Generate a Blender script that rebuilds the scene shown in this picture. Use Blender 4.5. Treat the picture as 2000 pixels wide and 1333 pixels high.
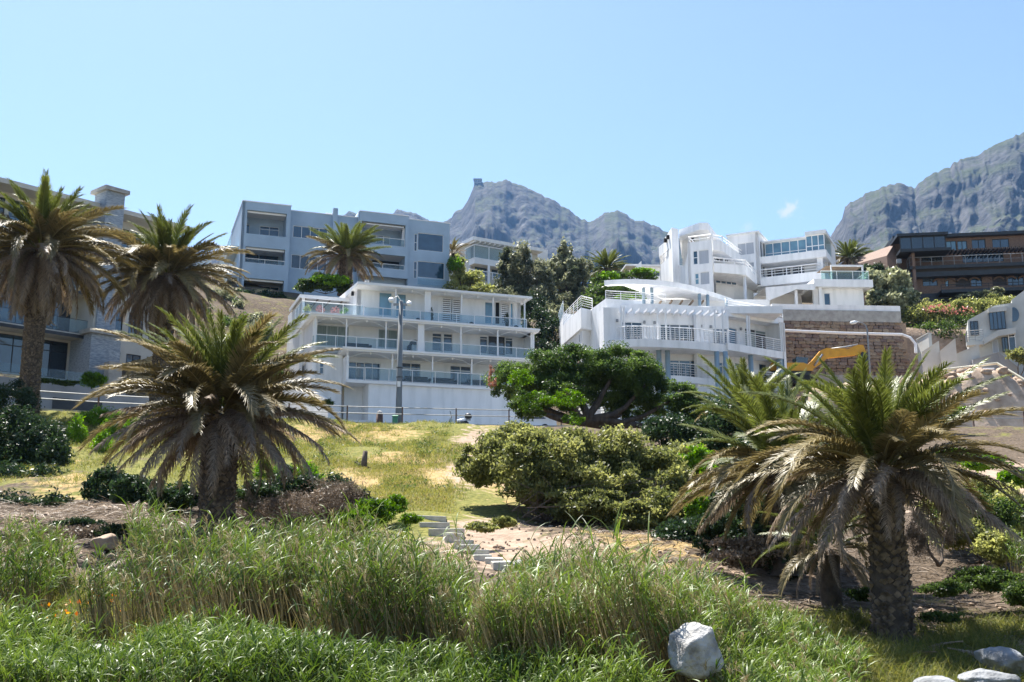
import bpy, bmesh, math, random
import numpy as np
from mathutils import Vector, Matrix, Euler
R = math.radians
random.seed(7); rng = np.random.default_rng(11)
scn = bpy.context.scene
for o in list(bpy.data.objects): bpy.data.objects.remove(o)
col = scn.collection

# ------------------------------------------------------------------ camera
PITCH = math.atan(384 / 2000); CAM = np.array([0, 0, 1.75])
cd = bpy.data.cameras.new('camera'); cam = bpy.data.objects.new('camera', cd); col.objects.link(cam)
cam.location = CAM; cam.rotation_euler = (math.pi / 2 + PITCH, 0, 0)
cd.sensor_width = 36; cd.lens = 36; cd.clip_start = .1; cd.clip_end = 20000
scn.camera = cam
# ------------------------------------------------------------------ sky and sun
SUN_EL, SUN_AZ = R(62), R(-27)           # azimuth measured from +Y (view direction) towards +X
w = bpy.data.worlds.new('World'); scn.world = w; w.use_nodes = True
nt = w.node_tree; nt.nodes.clear()
out = nt.nodes.new('ShaderNodeOutputWorld'); bg = nt.nodes.new('ShaderNodeBackground')
sky = nt.nodes.new('ShaderNodeTexSky'); sky.sky_type = 'NISHITA'; sky.sun_disc = False
sky.sun_elevation = SUN_EL; sky.sun_rotation = SUN_AZ
sky.air_density = 1.0; sky.dust_density = 0.7; sky.ozone_density = 2.2; sky.altitude = 0
bg.inputs[1].default_value = .071
tcw = nt.nodes.new('ShaderNodeTexCoord'); prev = sky.outputs[0]
for dirv, size, amt in (((.2608, .9174, .3005), .017, .8), ((.2215, .9316, .2886), .012, .3)):
    vd = nt.nodes.new('ShaderNodeVectorMath'); vd.operation = 'DISTANCE'; nt.links.new(tcw.outputs['Generated'], vd.inputs[0]); vd.inputs[1].default_value = dirv
    nz = nt.nodes.new('ShaderNodeTexNoise'); nz.inputs['Scale'].default_value = 130; nz.inputs['Detail'].default_value = 5; nt.links.new(tcw.outputs['Generated'], nz.inputs['Vector'])
    ma = nt.nodes.new('ShaderNodeMath'); ma.operation = 'MULTIPLY_ADD'; nt.links.new(nz.outputs['Fac'], ma.inputs[0]); ma.inputs[1].default_value = -size * 1.6; nt.links.new(vd.outputs['Value'], ma.inputs[2])
    mr0 = nt.nodes.new('ShaderNodeMapRange'); mr0.interpolation_type = 'SMOOTHSTEP'; mr0.inputs[1].default_value = -.2 * size; mr0.inputs[2].default_value = -.75 * size; mr0.inputs[3].default_value = 0; mr0.inputs[4].default_value = amt; nt.links.new(ma.outputs[0], mr0.inputs[0])
    mxw = nt.nodes.new('ShaderNodeMix'); mxw.data_type = 'RGBA'; nt.links.new(mr0.outputs[0], mxw.inputs[0]); nt.links.new(prev, mxw.inputs[6]); mxw.inputs[7].default_value = (4.6, 4.6, 4.6, 1); prev = mxw.outputs[2]
nt.links.new(prev, bg.inputs[0]); nt.links.new(bg.outputs[0], out.inputs[0])
sd = bpy.data.lights.new('sun', 'SUN'); sd.energy = 5.0; sd.angle = R(.53); sd.color = (1, .955, .88)
sun = bpy.data.objects.new('sun', sd); col.objects.link(sun)
SDIR = Vector((math.sin(SUN_AZ) * math.cos(SUN_EL), math.cos(SUN_AZ) * math.cos(SUN_EL), math.sin(SUN_EL)))
sun.rotation_euler = SDIR.to_track_quat('Z', 'Y').to_euler()
scn.view_settings.view_transform = 'Standard'; scn.view_settings.look = 'None'
scn.view_settings.exposure = 1.5; scn.view_settings.gamma = 1
scn.render.resolution_x, scn.render.resolution_y = 1024, 682
scn.render.engine = 'CYCLES'
scn.cycles.max_bounces = 6; scn.cycles.transparent_max_bounces = 16; scn.cycles.volume_bounces = 0

# ------------------------------------------------------------------ helpers
def ray(px, py):
    u = (px - 1000) / 2000; v = (666.5 - py) / 2000
    return np.array([u, math.cos(PITCH) - v * math.sin(PITCH), math.sin(PITCH) + v * math.cos(PITCH)])
def P(px, py, Y):                       # point of the view ray at distance Y
    d = ray(px, py); return Vector(CAM + d * (Y / d[1]))
def PZ(px, py, z):                      # point of the view ray on the horizontal plane z
    d = ray(px, py); return Vector(CAM + d * ((z - CAM[2]) / d[2]))
def tag(o, label=None, cat=None, group=None, kind=None):
    if label: o['label'] = label
    if cat: o['category'] = cat
    if group: o['group'] = group
    if kind: o['kind'] = kind
    return o
def empty(name, loc=(0, 0, 0), rz=0, parent=None):
    o = bpy.data.objects.new(name, None); col.objects.link(o); o.location = loc; o.rotation_euler = (0, 0, rz)
    o.empty_display_size = .2
    if parent: o.parent = parent
    return o
def link(name, me, parent=None, m=None):
    o = bpy.data.objects.new(name, me); col.objects.link(o)
    if m is not None and not me.materials: me.materials.append(m)
    if parent: o.parent = parent
    return o
def np_mesh(name, V, F, smooth=False, attrs=None):
    """V (n,3), F (m,k) arrays -> mesh, optional float attributes on points"""
    V = np.asarray(V, dtype=np.float32); F = np.asarray(F, dtype=np.int32)
    me = bpy.data.meshes.new(name); k = F.shape[1]
    me.vertices.add(len(V)); me.vertices.foreach_set('co', V.ravel())
    me.loops.add(F.size); me.loops.foreach_set('vertex_index', F.ravel())
    me.polygons.add(len(F)); me.polygons.foreach_set('loop_start', np.arange(0, F.size, k, dtype=np.int32))
    if smooth: me.polygons.foreach_set('use_smooth', np.ones(len(F), dtype=bool))
    for n_, a in (attrs or {}).items():
        at = me.attributes.new(n_, 'FLOAT', 'POINT'); at.data.foreach_set('value', np.asarray(a, dtype=np.float32))
    me.update(calc_edges=True)
    return me

class MB:
    """collects simple solids; build() links them as one mesh object"""
    def __init__(s): s.v = []; s.f = []
    def add(s, vs, fs):
        b = len(s.v); s.v += [tuple(p) for p in vs]; s.f += [tuple(i + b for i in f) for f in fs]
        return s
    def box(s, x0, x1, y0, y1, z0, z1):
        return s.add([(x0, y0, z0), (x1, y0, z0), (x1, y1, z0), (x0, y1, z0), (x0, y0, z1), (x1, y0, z1), (x1, y1, z1), (x0, y1, z1)],
                     [(0, 3, 2, 1), (4, 5, 6, 7), (0, 1, 5, 4), (1, 2, 6, 5), (2, 3, 7, 6), (3, 0, 4, 7)])
    def prism(s, pts, z0, z1):           # pts: plan polygon
        n = len(pts); z1s = z1 if hasattr(z1, '__len__') else [z1] * n; z0s = z0 if hasattr(z0, '__len__') else [z0] * n
        vs = [(p[0], p[1], z0s[i]) for i, p in enumerate(pts)] + [(p[0], p[1], z1s[i]) for i, p in enumerate(pts)]
        return s.add(vs, [tuple(range(n))[::-1], tuple(range(n, 2 * n))] + [(i, (i + 1) % n, (i + 1) % n + n, i + n) for i in range(n)])
    def tube(s, p0, p1, r0, r1=None, n=8, caps=True):
        r1 = r0 if r1 is None else r1
        p0 = Vector(p0); p1 = Vector(p1); d = (p1 - p0).normalized()
        a = d.orthogonal().normalized(); b = d.cross(a)
        vs = []
        for p, r in ((p0, r0), (p1, r1)):
            for i in range(n):
                t = 2 * math.pi * i / n; vs.append(p + a * (r * math.cos(t)) + b * (r * math.sin(t)))
        fs = [(i, (i + 1) % n, (i + 1) % n + n, i + n) for i in range(n)]
        if caps: fs += [tuple(range(n))[::-1], tuple(range(n, 2 * n))]
        return s.add(vs, fs)
    def path(s, pts, r, n=6):
        rs = r if hasattr(r, '__len__') else [r] * len(pts)
        pts = [Vector(p) for p in pts]; rings = []; a = None
        for i, p in enumerate(pts):
            d = (pts[min(i + 1, len(pts) - 1)] - pts[max(i - 1, 0)]).normalized()
            a = d.orthogonal().normalized() if a is None else (a - d * a.dot(d)).normalized()
            b = d.cross(a)
            rings.append([p + a * (rs[i] * math.cos(2 * math.pi * k / n)) + b * (rs[i] * math.sin(2 * math.pi * k / n)) for k in range(n)])
        vs = [q for rg in rings for q in rg]; fs = []
        for i in range(len(pts) - 1):
            for k in range(n): fs.append((i * n + k, i * n + (k + 1) % n, (i + 1) * n + (k + 1) % n, (i + 1) * n + k))
        fs += [tuple(range(n))[::-1], tuple(range((len(pts) - 1) * n, len(pts) * n))]
        return s.add(vs, fs)
    def lathe(s, prof, c=(0, 0, 0), n=16):
        vs = []; fs = []
        for r, z in prof:
            for k in range(n): vs.append((c[0] + r * math.cos(2 * math.pi * k / n), c[1] + r * math.sin(2 * math.pi * k / n), c[2] + z))
        for i in range(len(prof) - 1):
            for k in range(n): fs.append((i * n + k, i * n + (k + 1) % n, (i + 1) * n + (k + 1) % n, (i + 1) * n + k))
        fs += [tuple(range(n))[::-1], tuple(range((len(prof) - 1) * n, len(prof) * n))]
        return s.add(vs, fs)
    def build(s, name, m, parent=None, smooth=False, bevel=0):
        me = bpy.data.meshes.new(name); me.from_pydata(s.v, [], s.f); me.update()
        if smooth:
            me.polygons.foreach_set('use_smooth', [True] * len(me.polygons))
        o = link(name, me, parent, m)
        if bevel:
            md = o.modifiers.new('bevel', 'BEVEL'); md.width = bevel; md.segments = 2; md.limit_method = 'ANGLE'
        return o

# ------------------------------------------------------------------ materials
MATS = {}
def new_mat(name):
    m = bpy.data.materials.new(name); m.use_nodes = True; MATS[name] = m
    return m, m.node_tree, m.node_tree.nodes['Principled BSDF']
def mat(name, c1, c2=None, scale=4, rough=.7, bump=0, bscale=None, metal=0, spec=.5, stretch=(1, 1, 1), detail=6, thresh=(.35, .65)):
    m, t, b = new_mat(name); N = t.nodes; L = t.links
    b.inputs['Roughness'].default_value = rough; b.inputs['Metallic'].default_value = metal
    b.inputs['Specular IOR Level'].default_value = spec
    b.inputs['Base Color'].default_value = (*c1, 1)
    if c2 is not None or bump:
        tc = N.new('ShaderNodeTexCoord'); mp = N.new('ShaderNodeMapping'); L.new(tc.outputs['Object'], mp.inputs[0])
        mp.inputs['Scale'].default_value = stretch
    if c2 is not None:
        n = N.new('ShaderNodeTexNoise'); n.inputs['Scale'].default_value = scale; n.inputs['Detail'].default_value = detail
        L.new(mp.outputs[0], n.inputs['Vector'])
        r = N.new('ShaderNodeValToRGB'); r.color_ramp.elements[0].position = thresh[0]; r.color_ramp.elements[1].position = thresh[1]
        r.color_ramp.elements[0].color = (*c1, 1); r.color_ramp.elements[1].color = (*c2, 1)
        L.new(n.outputs['Fac'], r.inputs[0]); L.new(r.outputs[0], b.inputs['Base Color'])
    if bump:
        n2 = N.new('ShaderNodeTexNoise'); n2.inputs['Scale'].default_value = bscale or scale * 4; n2.inputs['Detail'].default_value = 8
        L.new(mp.outputs[0], n2.inputs['Vector'])
        bp = N.new('ShaderNodeBump'); bp.inputs['Strength'].default_value = bump; bp.inputs['Distance'].default_value = .05
        L.new(n2.outputs['Fac'], bp.inputs['Height']); L.new(bp.outputs[0], b.inputs['Normal'])
    return m
def leaf_mat(name, dark, light, trans=.45, rough=.45, rand=.25, brown=None):
    """leaf: colour from the per-leaf 'tint' attribute; lets light through"""
    m, t, b = new_mat(name); N = t.nodes; L = t.links
    at = N.new('ShaderNodeAttribute'); at.attribute_name = 'tint'
    oi = N.new('ShaderNodeObjectInfo')
    r = N.new('ShaderNodeValToRGB'); e = r.color_ramp.elements
    e[0].color = (*dark, 1); e[1].color = (*light, 1)
    if brown is not None:
        x = e.new(.92); x.color = (*light, 1); e[2].position = 1.0
        e[-1].color = (*brown, 1)
    L.new(at.outputs['Fac'], r.inputs[0])
    hs = N.new('ShaderNodeHueSaturation'); L.new(r.outputs[0], hs.inputs['Color'])
    mr = N.new('ShaderNodeMapRange'); mr.inputs[3].default_value = 1 - rand; mr.inputs[4].default_value = 1 + rand
    L.new(oi.outputs['Random'], mr.inputs[0]); L.new(mr.outputs[0], hs.inputs['Value'])
    L.new(hs.outputs[0], b.inputs['Base Color']); b.inputs['Roughness'].default_value = rough
    b.inputs['Specular IOR Level'].default_value = .35
    tr = N.new('ShaderNodeBsdfTranslucent'); mx = N.new('ShaderNodeMixShader'); mx.inputs[0].default_value = trans
    g = N.new('ShaderNodeHueSaturation'); g.inputs['Value'].default_value = 1.25; g.inputs['Saturation'].default_value = 1.1
    L.new(hs.outputs[0], g.inputs['Color']); L.new(g.outputs[0], tr.inputs['Color'])
    L.new(b.outputs[0], mx.inputs[1]); L.new(tr.outputs[0], mx.inputs[2]); L.new(mx.outputs[0], N['Material Output'].inputs[0])
    return m
def glass_mat(name, c, rough=.03, spec=.9):
    m, t, b = new_mat(name); N = t.nodes; L = t.links
    tc = N.new('ShaderNodeTexCoord'); n = N.new('ShaderNodeTexNoise'); n.inputs['Scale'].default_value = .7; n.inputs['Detail'].default_value = 3
    L.new(tc.outputs['Object'], n.inputs['Vector'])
    r = N.new('ShaderNodeValToRGB'); r.color_ramp.elements[0].position = .35; r.color_ramp.elements[1].position = .7
    r.color_ramp.elements[0].color = (c[0] * .55, c[1] * .55, c[2] * .6, 1); r.color_ramp.elements[1].color = (*c, 1)
    L.new(n.outputs['Fac'], r.inputs[0]); L.new(r.outputs[0], b.inputs['Base Color'])
    b.inputs['Roughness'].default_value = rough; b.inputs['Specular IOR Level'].default_value = spec; b.inputs['IOR'].default_value = 1.6
    return m
def clear_mat(name, tint, fac=.3):
    m, t, b = new_mat(name); N = t.nodes; L = t.links
    tr = N.new('ShaderNodeBsdfTransparent'); tr.inputs[0].default_value = (*tint, 1)
    b.inputs['Base Color'].default_value = (.42, .53, .60, 1); b.inputs['Roughness'].default_value = .05
    mx = N.new('ShaderNodeMixShader'); mx.inputs[0].default_value = fac
    L.new(tr.outputs[0], mx.inputs[1]); L.new(b.outputs[0], mx.inputs[2]); L.new(mx.outputs[0], N['Material Output'].inputs[0])
    return m
M = dict(
    white=mat('white_paint', (.70, .71, .71), (.88, .88, .88), 1.6, .6, .05, 30, stretch=(1, 1, .18), thresh=(.25, .55)),
    white2=mat('white_plaster', (.80, .79, .77), (.70, .70, .69), .8, .7, .08, 20),
    trim=mat('white_trim', (.82, .82, .82), rough=.4),
    roofw=mat('white_roof_sheet', (.82, .82, .80), (.7, .7, .69), 2, .45),
    grey=mat('grey_plaster', (.38, .49, .60), (.33, .43, .53), .7, .75, .06, 18),
    greytrim=mat('pale_grey_trim', (.62, .66, .70), rough=.6),
    bluecol=mat('blue_grey_paint', (.30, .40, .46), (.27, .36, .42), 2, .5),
    beige=mat('beige_plaster', (.58, .56, .50), (.50, .48, .43), .8, .8, .08, 15),
    lgrey=mat('light_grey_plaster', (.56, .56, .53), (.47, .47, .44), .7, .8, .1, 14),
    pgrey=mat('planter_grey', (.34, .35, .36), (.28, .29, .30), .8, .8, .05),
    stone=mat('slate_cladding', (.20, .24, .29), (.38, .43, .48), 3.5, .7, .8, 7, stretch=(1, 1, 4)),
    dark=mat('dark_metal', (.018, .022, .028), (.03, .034, .04), 3, .45),
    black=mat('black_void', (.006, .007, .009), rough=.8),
    brick=mat('brick', (.17, .105, .08), (.26, .18, .135), 9, .85, .3, 22, stretch=(1, 1, 3)),
    darkwood=mat('dark_timber', (.035, .027, .024), (.06, .045, .038), 5, .6),
    wood=mat('timber', (.30, .21, .13), (.22, .15, .09), 6, .6),
    metal=mat('galvanised_steel', (.32, .33, .34), (.24, .25, .26), 8, .5, metal=.4),
    pole=mat('weathered_pole', (.20, .22, .23), (.14, .155, .165), 3, .7, .1, stretch=(1, 1, .2)),
    rust=mat('rusty_post', (.09, .055, .05), (.16, .10, .08), 8, .8),
    concrete=mat('concrete', (.42, .41, .38), (.30, .29, .27), 2.5, .9, .25, 18),
    step=mat('step_concrete', (.56, .54, .48), (.38, .37, .33), 4, .9, .3, 20),
    rock=mat('granite', (.44, .43, .41), (.17, .165, .16), 5, .9, 1.0, 14, thresh=(.42, .70)),
    rockd=mat('grey_rock', (.27, .28, .29), (.12, .125, .13), 4, .9, 1.0, 12, thresh=(.4, .7)),
    rock2=mat('sandstone', (.42, .31, .22), (.26, .19, .14), 2, .9, .6, 6),
    pave=mat('bounce_paving', (.50, .48, .45), (.40, .39, .37), 1.5, .9, .1),
    asphalt=mat('asphalt', (.09, .09, .092), (.06, .06, .062), 6, .9, .2),
    bark=mat('bark', (.10, .075, .055), (.045, .033, .025), 7, .9, .8, 14, stretch=(1, 1, .3)),
    palmbark=mat('palm_bark', (.095, .072, .055), (.04, .03, .023), 5, .9, .6, 20),
    boot=mat('palm_leaf_bases', (.22, .165, .115), (.06, .044, .032), 7, .85, .4, 18),
    twig=mat('dry_twigs', (.16, .12, .09), (.09, .065, .05), 5, .9),
    yellow=mat('yellow_paint', (.72, .36, .02), (.6, .29, .02), 2, .45),
    terracotta=mat('terracotta', (.42, .17, .09), (.34, .13, .07), 4, .8),
    green=mat('green_plastic', (.05, .22, .12), rough=.5),
    brownpost=mat('weathered_brown', (.13, .075, .055), (.075, .045, .035), 6, .85, .3),
    pvc=mat('cream_pipe', (.72, .66, .50), rough=.45),
    carpaint=mat('white_car_paint', (.78, .80, .82), rough=.2, spec=.6),
    rubber=mat('rubber', (.015, .015, .016), rough=.8),
    fabric=mat('dark_fabric', (.02, .024, .03), rough=.9),
    ceiling=mat('balcony_soffit', (.66, .65, .62), rough=.8),
    curtain=mat('curtain', (.30, .36, .35), (.20, .25, .25), 14, .8, stretch=(1, 1, .05)),
    blind=mat('window_blind', (.44, .47, .52), (.38, .41, .46), 9, .7, stretch=(1, 1, .1)),
    glass=glass_mat('window_glass', (.035, .085, .14)),
    glassb=glass_mat('bright_window_glass', (.16, .33, .43), .06),
    glassd=glass_mat('dark_window_glass', (.012, .028, .045)),
    clear=clear_mat('balustrade_glass', (.86, .93, .96), .12),
    clear2=clear_mat('green_balustrade_glass', (.80, .93, .90), .14),
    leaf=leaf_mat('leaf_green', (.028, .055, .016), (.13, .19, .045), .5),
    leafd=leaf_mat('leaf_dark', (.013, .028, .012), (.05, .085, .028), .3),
    leafo=leaf_mat('leaf_olive', (.10, .12, .04), (.42, .42, .15), .55),
    leafs=leaf_mat('leaf_silver', (.065, .085, .045), (.42, .42, .26), .4),
    leafb=leaf_mat('leaf_bright', (.05, .11, .012), (.19, .34, .025), .5),
    leafp=leaf_mat('leaf_russet', (.22, .10, .07), (.36, .18, .13), .4),
    flower=leaf_mat('petal_pink', (.30, .10, .10), (.42, .20, .16), .4),
    orange=leaf_mat('petal_orange', (.70, .16, .01), (.80, .30, .02), .4),
    frond=leaf_mat('frond_green', (.045, .07, .016), (.19, .215, .055), .28, .4, .25, (.30, .20, .10)),
    frondo=leaf_mat('frond_olive', (.075, .066, .028), (.32, .255, .12), .22, .45, .25, (.34, .23, .14)),
    frondd=leaf_mat('frond_dry', (.09, .068, .05), (.37, .285, .205), .2, .55, .3, (.36, .27, .2)),
    reed=leaf_mat('reed_leaf', (.035, .075, .012), (.21, .285, .055), .28, .45, 0),
    reeds=leaf_mat('reed_stalk', (.12, .10, .045), (.42, .33, .18), .15, .6, 0),
    grass=leaf_mat('grass_blade', (.065, .10, .018), (.28, .26, .07), .45, .6, 0, (.42, .30, .14)),
)
# ground: colours follow what covers it (grass / dry grass / sand / litter), stored per point
def ground_mat():
    m, t, b = new_mat('ground'); N = t.nodes; L = t.links
    def attr(n):
        a = N.new('ShaderNodeAttribute'); a.attribute_name = n; return a.outputs['Fac']
    tc = N.new('ShaderNodeTexCoord')
    def noise(s, d=8, rgh=.6):
        n = N.new('ShaderNodeTexNoise'); n.inputs['Scale'].default_value = s; n.inputs['Detail'].default_value = d; n.inputs['Roughness'].default_value = rgh
        L.new(tc.outputs['Object'], n.inputs['Vector']); return n.outputs['Fac']
    def ramp(f, p0, c0, p1, c1):
        r = N.new('ShaderNodeValToRGB'); r.color_ramp.elements[0].position = p0; r.color_ramp.elements[1].position = p1
        r.color_ramp.elements[0].color = (*c0, 1); r.color_ramp.elements[1].color = (*c1, 1); L.new(f, r.inputs[0]); return r.outputs[0]
    def mix(f, a, c):
        x = N.new('ShaderNodeMix'); x.data_type = 'RGBA'; L.new(f, x.inputs[0]); L.new(a, x.inputs[6]); L.new(c, x.inputs[7]); return x.outputs[2]
    def edge(f, n):                      # break a soft mask up with noise
        a = N.new('ShaderNodeMath'); a.operation = 'ADD'; L.new(f, a.inputs[0])
        s = N.new('ShaderNodeMath'); s.operation = 'MULTIPLY_ADD'; L.new(n, s.inputs[0]); s.inputs[1].default_value = 1.6; s.inputs[2].default_value = -.8
        L.new(s.outputs[0], a.inputs[1])
        r = N.new('ShaderNodeMapRange'); r.inputs[1].default_value = .38; r.inputs[2].default_value = .62; L.new(a.outputs[0], r.inputs[0]); return r.outputs[0]
    n1 = noise(.9); n2 = noise(6); n3 = noise(2.2)
    litter = ramp(n2, .35, (.055, .042, .03), .7, (.17, .13, .095))
    grass = ramp(n2, .3, (.085, .10, .024), .7, (.24, .22, .065))
    dry = ramp(n2, .3, (.28, .19, .08), .7, (.45, .33, .16))
    sand = ramp(n3, .3, (.24, .175, .125), .7, (.42, .32, .245))
    c = mix(edge(attr('grass'), n1), litter, grass)
    c = mix(edge(attr('dry'), n3), c, dry)
    c = mix(edge(attr('sand'), n3), c, sand)
    L.new(c, b.inputs['Base Color']); b.inputs['Roughness'].default_value = .95; b.inputs['Specular IOR Level'].default_value = .1
    bp = N.new('ShaderNodeBump'); bp.inputs['Strength'].default_value = .8; bp.inputs['Distance'].default_value = .12
    L.new(noise(5, 10), bp.inputs['Height']); L.new(bp.outputs[0], b.inputs['Normal'])
    return m
M['ground'] = ground_mat()
def mountain_mat():
    m, t, b = new_mat('mountain_rock'); N = t.nodes; L = t.links
    tc = N.new('ShaderNodeTexCoord'); mp = N.new('ShaderNodeMapping'); mp.inputs['Scale'].default_value = (1, 1, .55); L.new(tc.outputs['Object'], mp.inputs[0])
    n = N.new('ShaderNodeTexNoise'); n.inputs['Scale'].default_value = .022; n.inputs['Detail'].default_value = 10; n.inputs['Roughness'].default_value = .65; L.new(mp.outputs[0], n.inputs[0])
    r = N.new('ShaderNodeValToRGB'); r.color_ramp.elements[0].position = .36; r.color_ramp.elements[1].position = .66
    r.color_ramp.elements[0].color = (.022, .024, .028, 1); r.color_ramp.elements[1].color = (.10, .098, .097, 1); L.new(n.outputs[0], r.inputs[0])
    ge = N.new('ShaderNodeNewGeometry'); sp = N.new('ShaderNodeSeparateXYZ'); L.new(ge.outputs['Normal'], sp.inputs[0])
    n2 = N.new('ShaderNodeTexNoise'); n2.inputs['Scale'].default_value = .012; n2.inputs['Detail'].default_value = 8; L.new(tc.outputs['Object'], n2.inputs[0])
    ad = N.new('ShaderNodeMath'); ad.operation = 'ADD'; L.new(sp.outputs[2], ad.inputs[0]); L.new(n2.outputs[0], ad.inputs[1])
    mr = N.new('ShaderNodeMapRange'); mr.inputs[1].default_value = 1.2; mr.inputs[2].default_value = 1.5; L.new(ad.outputs[0], mr.inputs[0])
    x = N.new('ShaderNodeMix'); x.data_type = 'RGBA'; L.new(mr.outputs[0], x.inputs[0]); L.new(r.outputs[0], x.inputs[6]); x.inputs[7].default_value = (.05, .06, .03, 1)
    L.new(x.outputs[2], b.inputs['Base Color']); b.inputs['Roughness'].default_value = .95; b.inputs['Specular IOR Level'].default_value = .1
    bp = N.new('ShaderNodeBump'); bp.inputs['Strength'].default_value = 1.0; bp.inputs['Distance'].default_value = 12
    n3 = N.new('ShaderNodeTexNoise'); n3.inputs['Scale'].default_value = .05; n3.inputs['Detail'].default_value = 9; L.new(mp.outputs[0], n3.inputs[0])
    L.new(n3.outputs[0], bp.inputs['Height']); L.new(bp.outputs[0], b.inputs['Normal'])
    return m
M['mountain'] = mountain_mat()

# ------------------------------------------------------------------ terrain
def vnoise(x, y, seed=0):               # smooth value noise, numpy
    x = np.asarray(x, float); y = np.asarray(y, float)
    xi = np.floor(x).astype(int); yi = np.floor(y).astype(int); fx = x - xi; fy = y - yi
    fx = fx * fx * (3 - 2 * fx); fy = fy * fy * (3 - 2 * fy)
    def h(a, b):
        n = (a * 374761393 + b * 668265263 + seed * 1442695) & 0x7fffffff
        n = ((n ^ (n >> 13)) * 1274126177) & 0x7fffffff
        return ((n ^ (n >> 16)) & 0xffff) / 65535.
    return (h(xi, yi) * (1 - fx) + h(xi + 1, yi) * fx) * (1 - fy) + (h(xi, yi + 1) * (1 - fx) + h(xi + 1, yi + 1) * fx) * fy
def fbm(x, y, oct=4, seed=0):
    s = 0; a = .5
    for i in range(oct): s = s + a * (vnoise(x * 2 ** i, y * 2 ** i, seed + i) - .5); a *= .5
    return s
ROADZ = 9.25
def road_y(x):                          # near edge of the road
    return np.interp(x, [-60, -30, -25, -10.5, 0.3, 35, 60], [57, 60, 63, 68.5, 70.5, 71.5, 72])
_tp = np.array([  # x, y, z control points of the slope below the road
    (-40, 0, -1), (0, 0, -1), (40, 0, -1), (-20, 9, -.6), (0, 9, -.8), (20, 9, -.6), (-6, 13, -.35), (0, 13, -.6), (5, 13, -.7), (11, 14, -.4),
    (-9, 16, .2), (0, 17, -.1), (6.5, 19, -.1), (12, 19, .1), (-12, 20, .8), (-4, 21, .6), (2, 21, .5), (-8, 26, 1.75), (-16, 26, 2.2), (0, 24, 1.1), (5, 25, .9), (9, 24, .6),
    (13, 25, 1.3), (18, 25, 1.8), (-2.7, 33, 2.5), (3, 32, 2.2), (8, 32, 1.6), (13, 30, 2.2), (20, 30, 2.6), (-12, 33, 2.9), (-20, 36, 3.6),
    (-6, 45, 4.8), (3, 45, 4.5), (12, 42, 3.9), (20, 45, 5.0), (-20, 46, 5.6), (-27, 55, 8.0), (-8, 56, 6.9), (4, 57, 7.0), (16, 56, 6.6), (27, 56, 7.0), (40, 56, 7.2), (-45, 52, 8.2)])
def slope_z(x, y):
    x = np.asarray(x, float); y = np.asarray(y, float); sh = x.shape; x = x.ravel(); y = y.ravel()
    d2 = ((x[:, None] - _tp[:, 0]) / 1.6) ** 2 + (y[:, None] - _tp[:, 1]) ** 2 + 2.
    # local plane-ish blend: inverse distance on residuals from a base profile
    base = lambda yy: np.interp(yy, [-50, 0, 9, 13, 17, 21, 26, 33, 45, 56, 68], [-1.5, -1, -.7, -.5, 0, .6, 1.5, 2.5, 4.7, 6.9, 9.0])
    wgt = 1 / d2 ** 1.6
    res = (_tp[:, 2] - base(_tp[:, 1]))
    return (base(y) + (wgt * res).sum(1) / (wgt.sum(1) + 1e-4)).reshape(sh)
def ground_z(x, y):
    x = np.asarray(x, float); y = np.asarray(y, float)
    ry = road_y(x)
    z = slope_z(x, y)
    t = np.clip((y - (ry - 9)) / 8.5, 0, 1); z = z * (1 - t) + (ROADZ - .25) * t      # meets the road edge
    z = np.where(y > ry, ROADZ - .15, z)
    yb = ry + 9                                                                      # behind the road the hill climbs
    hill = np.interp(y - yb, [0, 5, 12, 30, 62, 130, 300, 1500, 3000], [0, 1.5, 7.5, 16.5, 26.5, 33, 50, 120, 140])
    lot = np.clip((x - 24) / 6, 0, 1)                                                # the building plot on the right is cut open
    hill2 = np.interp(y - yb, [0, 2, 8, 13, 14, 30, 62, 130, 300, 1500, 3000], [0, 2.0, 4.2, 5.0, 12, 16.5, 26.5, 33, 50, 120, 140])
    z = np.where(y > yb, ROADZ - .15 + hill * (1 - lot) + hill2 * lot, z)
    z = z + fbm(x * .35, y * .35, 4, 3) * np.clip((ry - y) / 4, 0, .75) + fbm(x * .2, y * .2, 3, 9) * np.where(y > yb + 1, 1.4, 0)
    return z
def gz(x, y): return float(ground_z(np.array([x]), np.array([y]))[0])
def axis(fine0, fine1, step, far):
    a = list(np.arange(fine0, fine1 + 1e-6, step)); s = step
    while a[-1] < far: s *= 1.35; a.append(a[-1] + s)
    s = step; b = [a[0]]
    while b[-1] > -far: s *= 1.35; b.append(b[-1] - s)
    return np.array(sorted(set(b[1:] + a)))
gx = axis(-42, 46, .45, 4200); gy = axis(8, 112, .45, 4200); gy = gy[gy > -400]
GX, GY = np.meshgrid(gx, gy); GZ = ground_z(GX, GY)
nx, ny = len(gx), len(gy)
idx = np.arange(nx * ny).reshape(ny, nx)
GF = np.stack([idx[:-1, :-1], idx[:-1, 1:], idx[1:, 1:], idx[1:, :-1]], -1).reshape(-1, 4)
def blob(x, y, cx, cy, rx, ry): return np.clip(1.25 - np.sqrt(((x - cx) / rx) ** 2 + ((y - cy) / ry) ** 2), 0, 1)
gg = np.full(GX.shape, .35); gdry = np.zeros(GX.shape); gs = np.zeros(GX.shape)
lawn = np.maximum.reduce([blob(GX, GY, -9, 55, 9, 24), blob(GX, GY, -24, 50, 10, 16), blob(GX, GY, -3.5, 35, 4, 7)])
gg = np.clip(gg + lawn, 0, 1)
gg = np.maximum(gg, blob(GX, GY, 0, 15, 24, 7)); gg = np.where((GY < 34) & (GX < -4) & (GY > 23), .1, gg)
gg = np.where((GX > 1) & (GY > 24) & (GY < 60), .15, gg)
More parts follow.
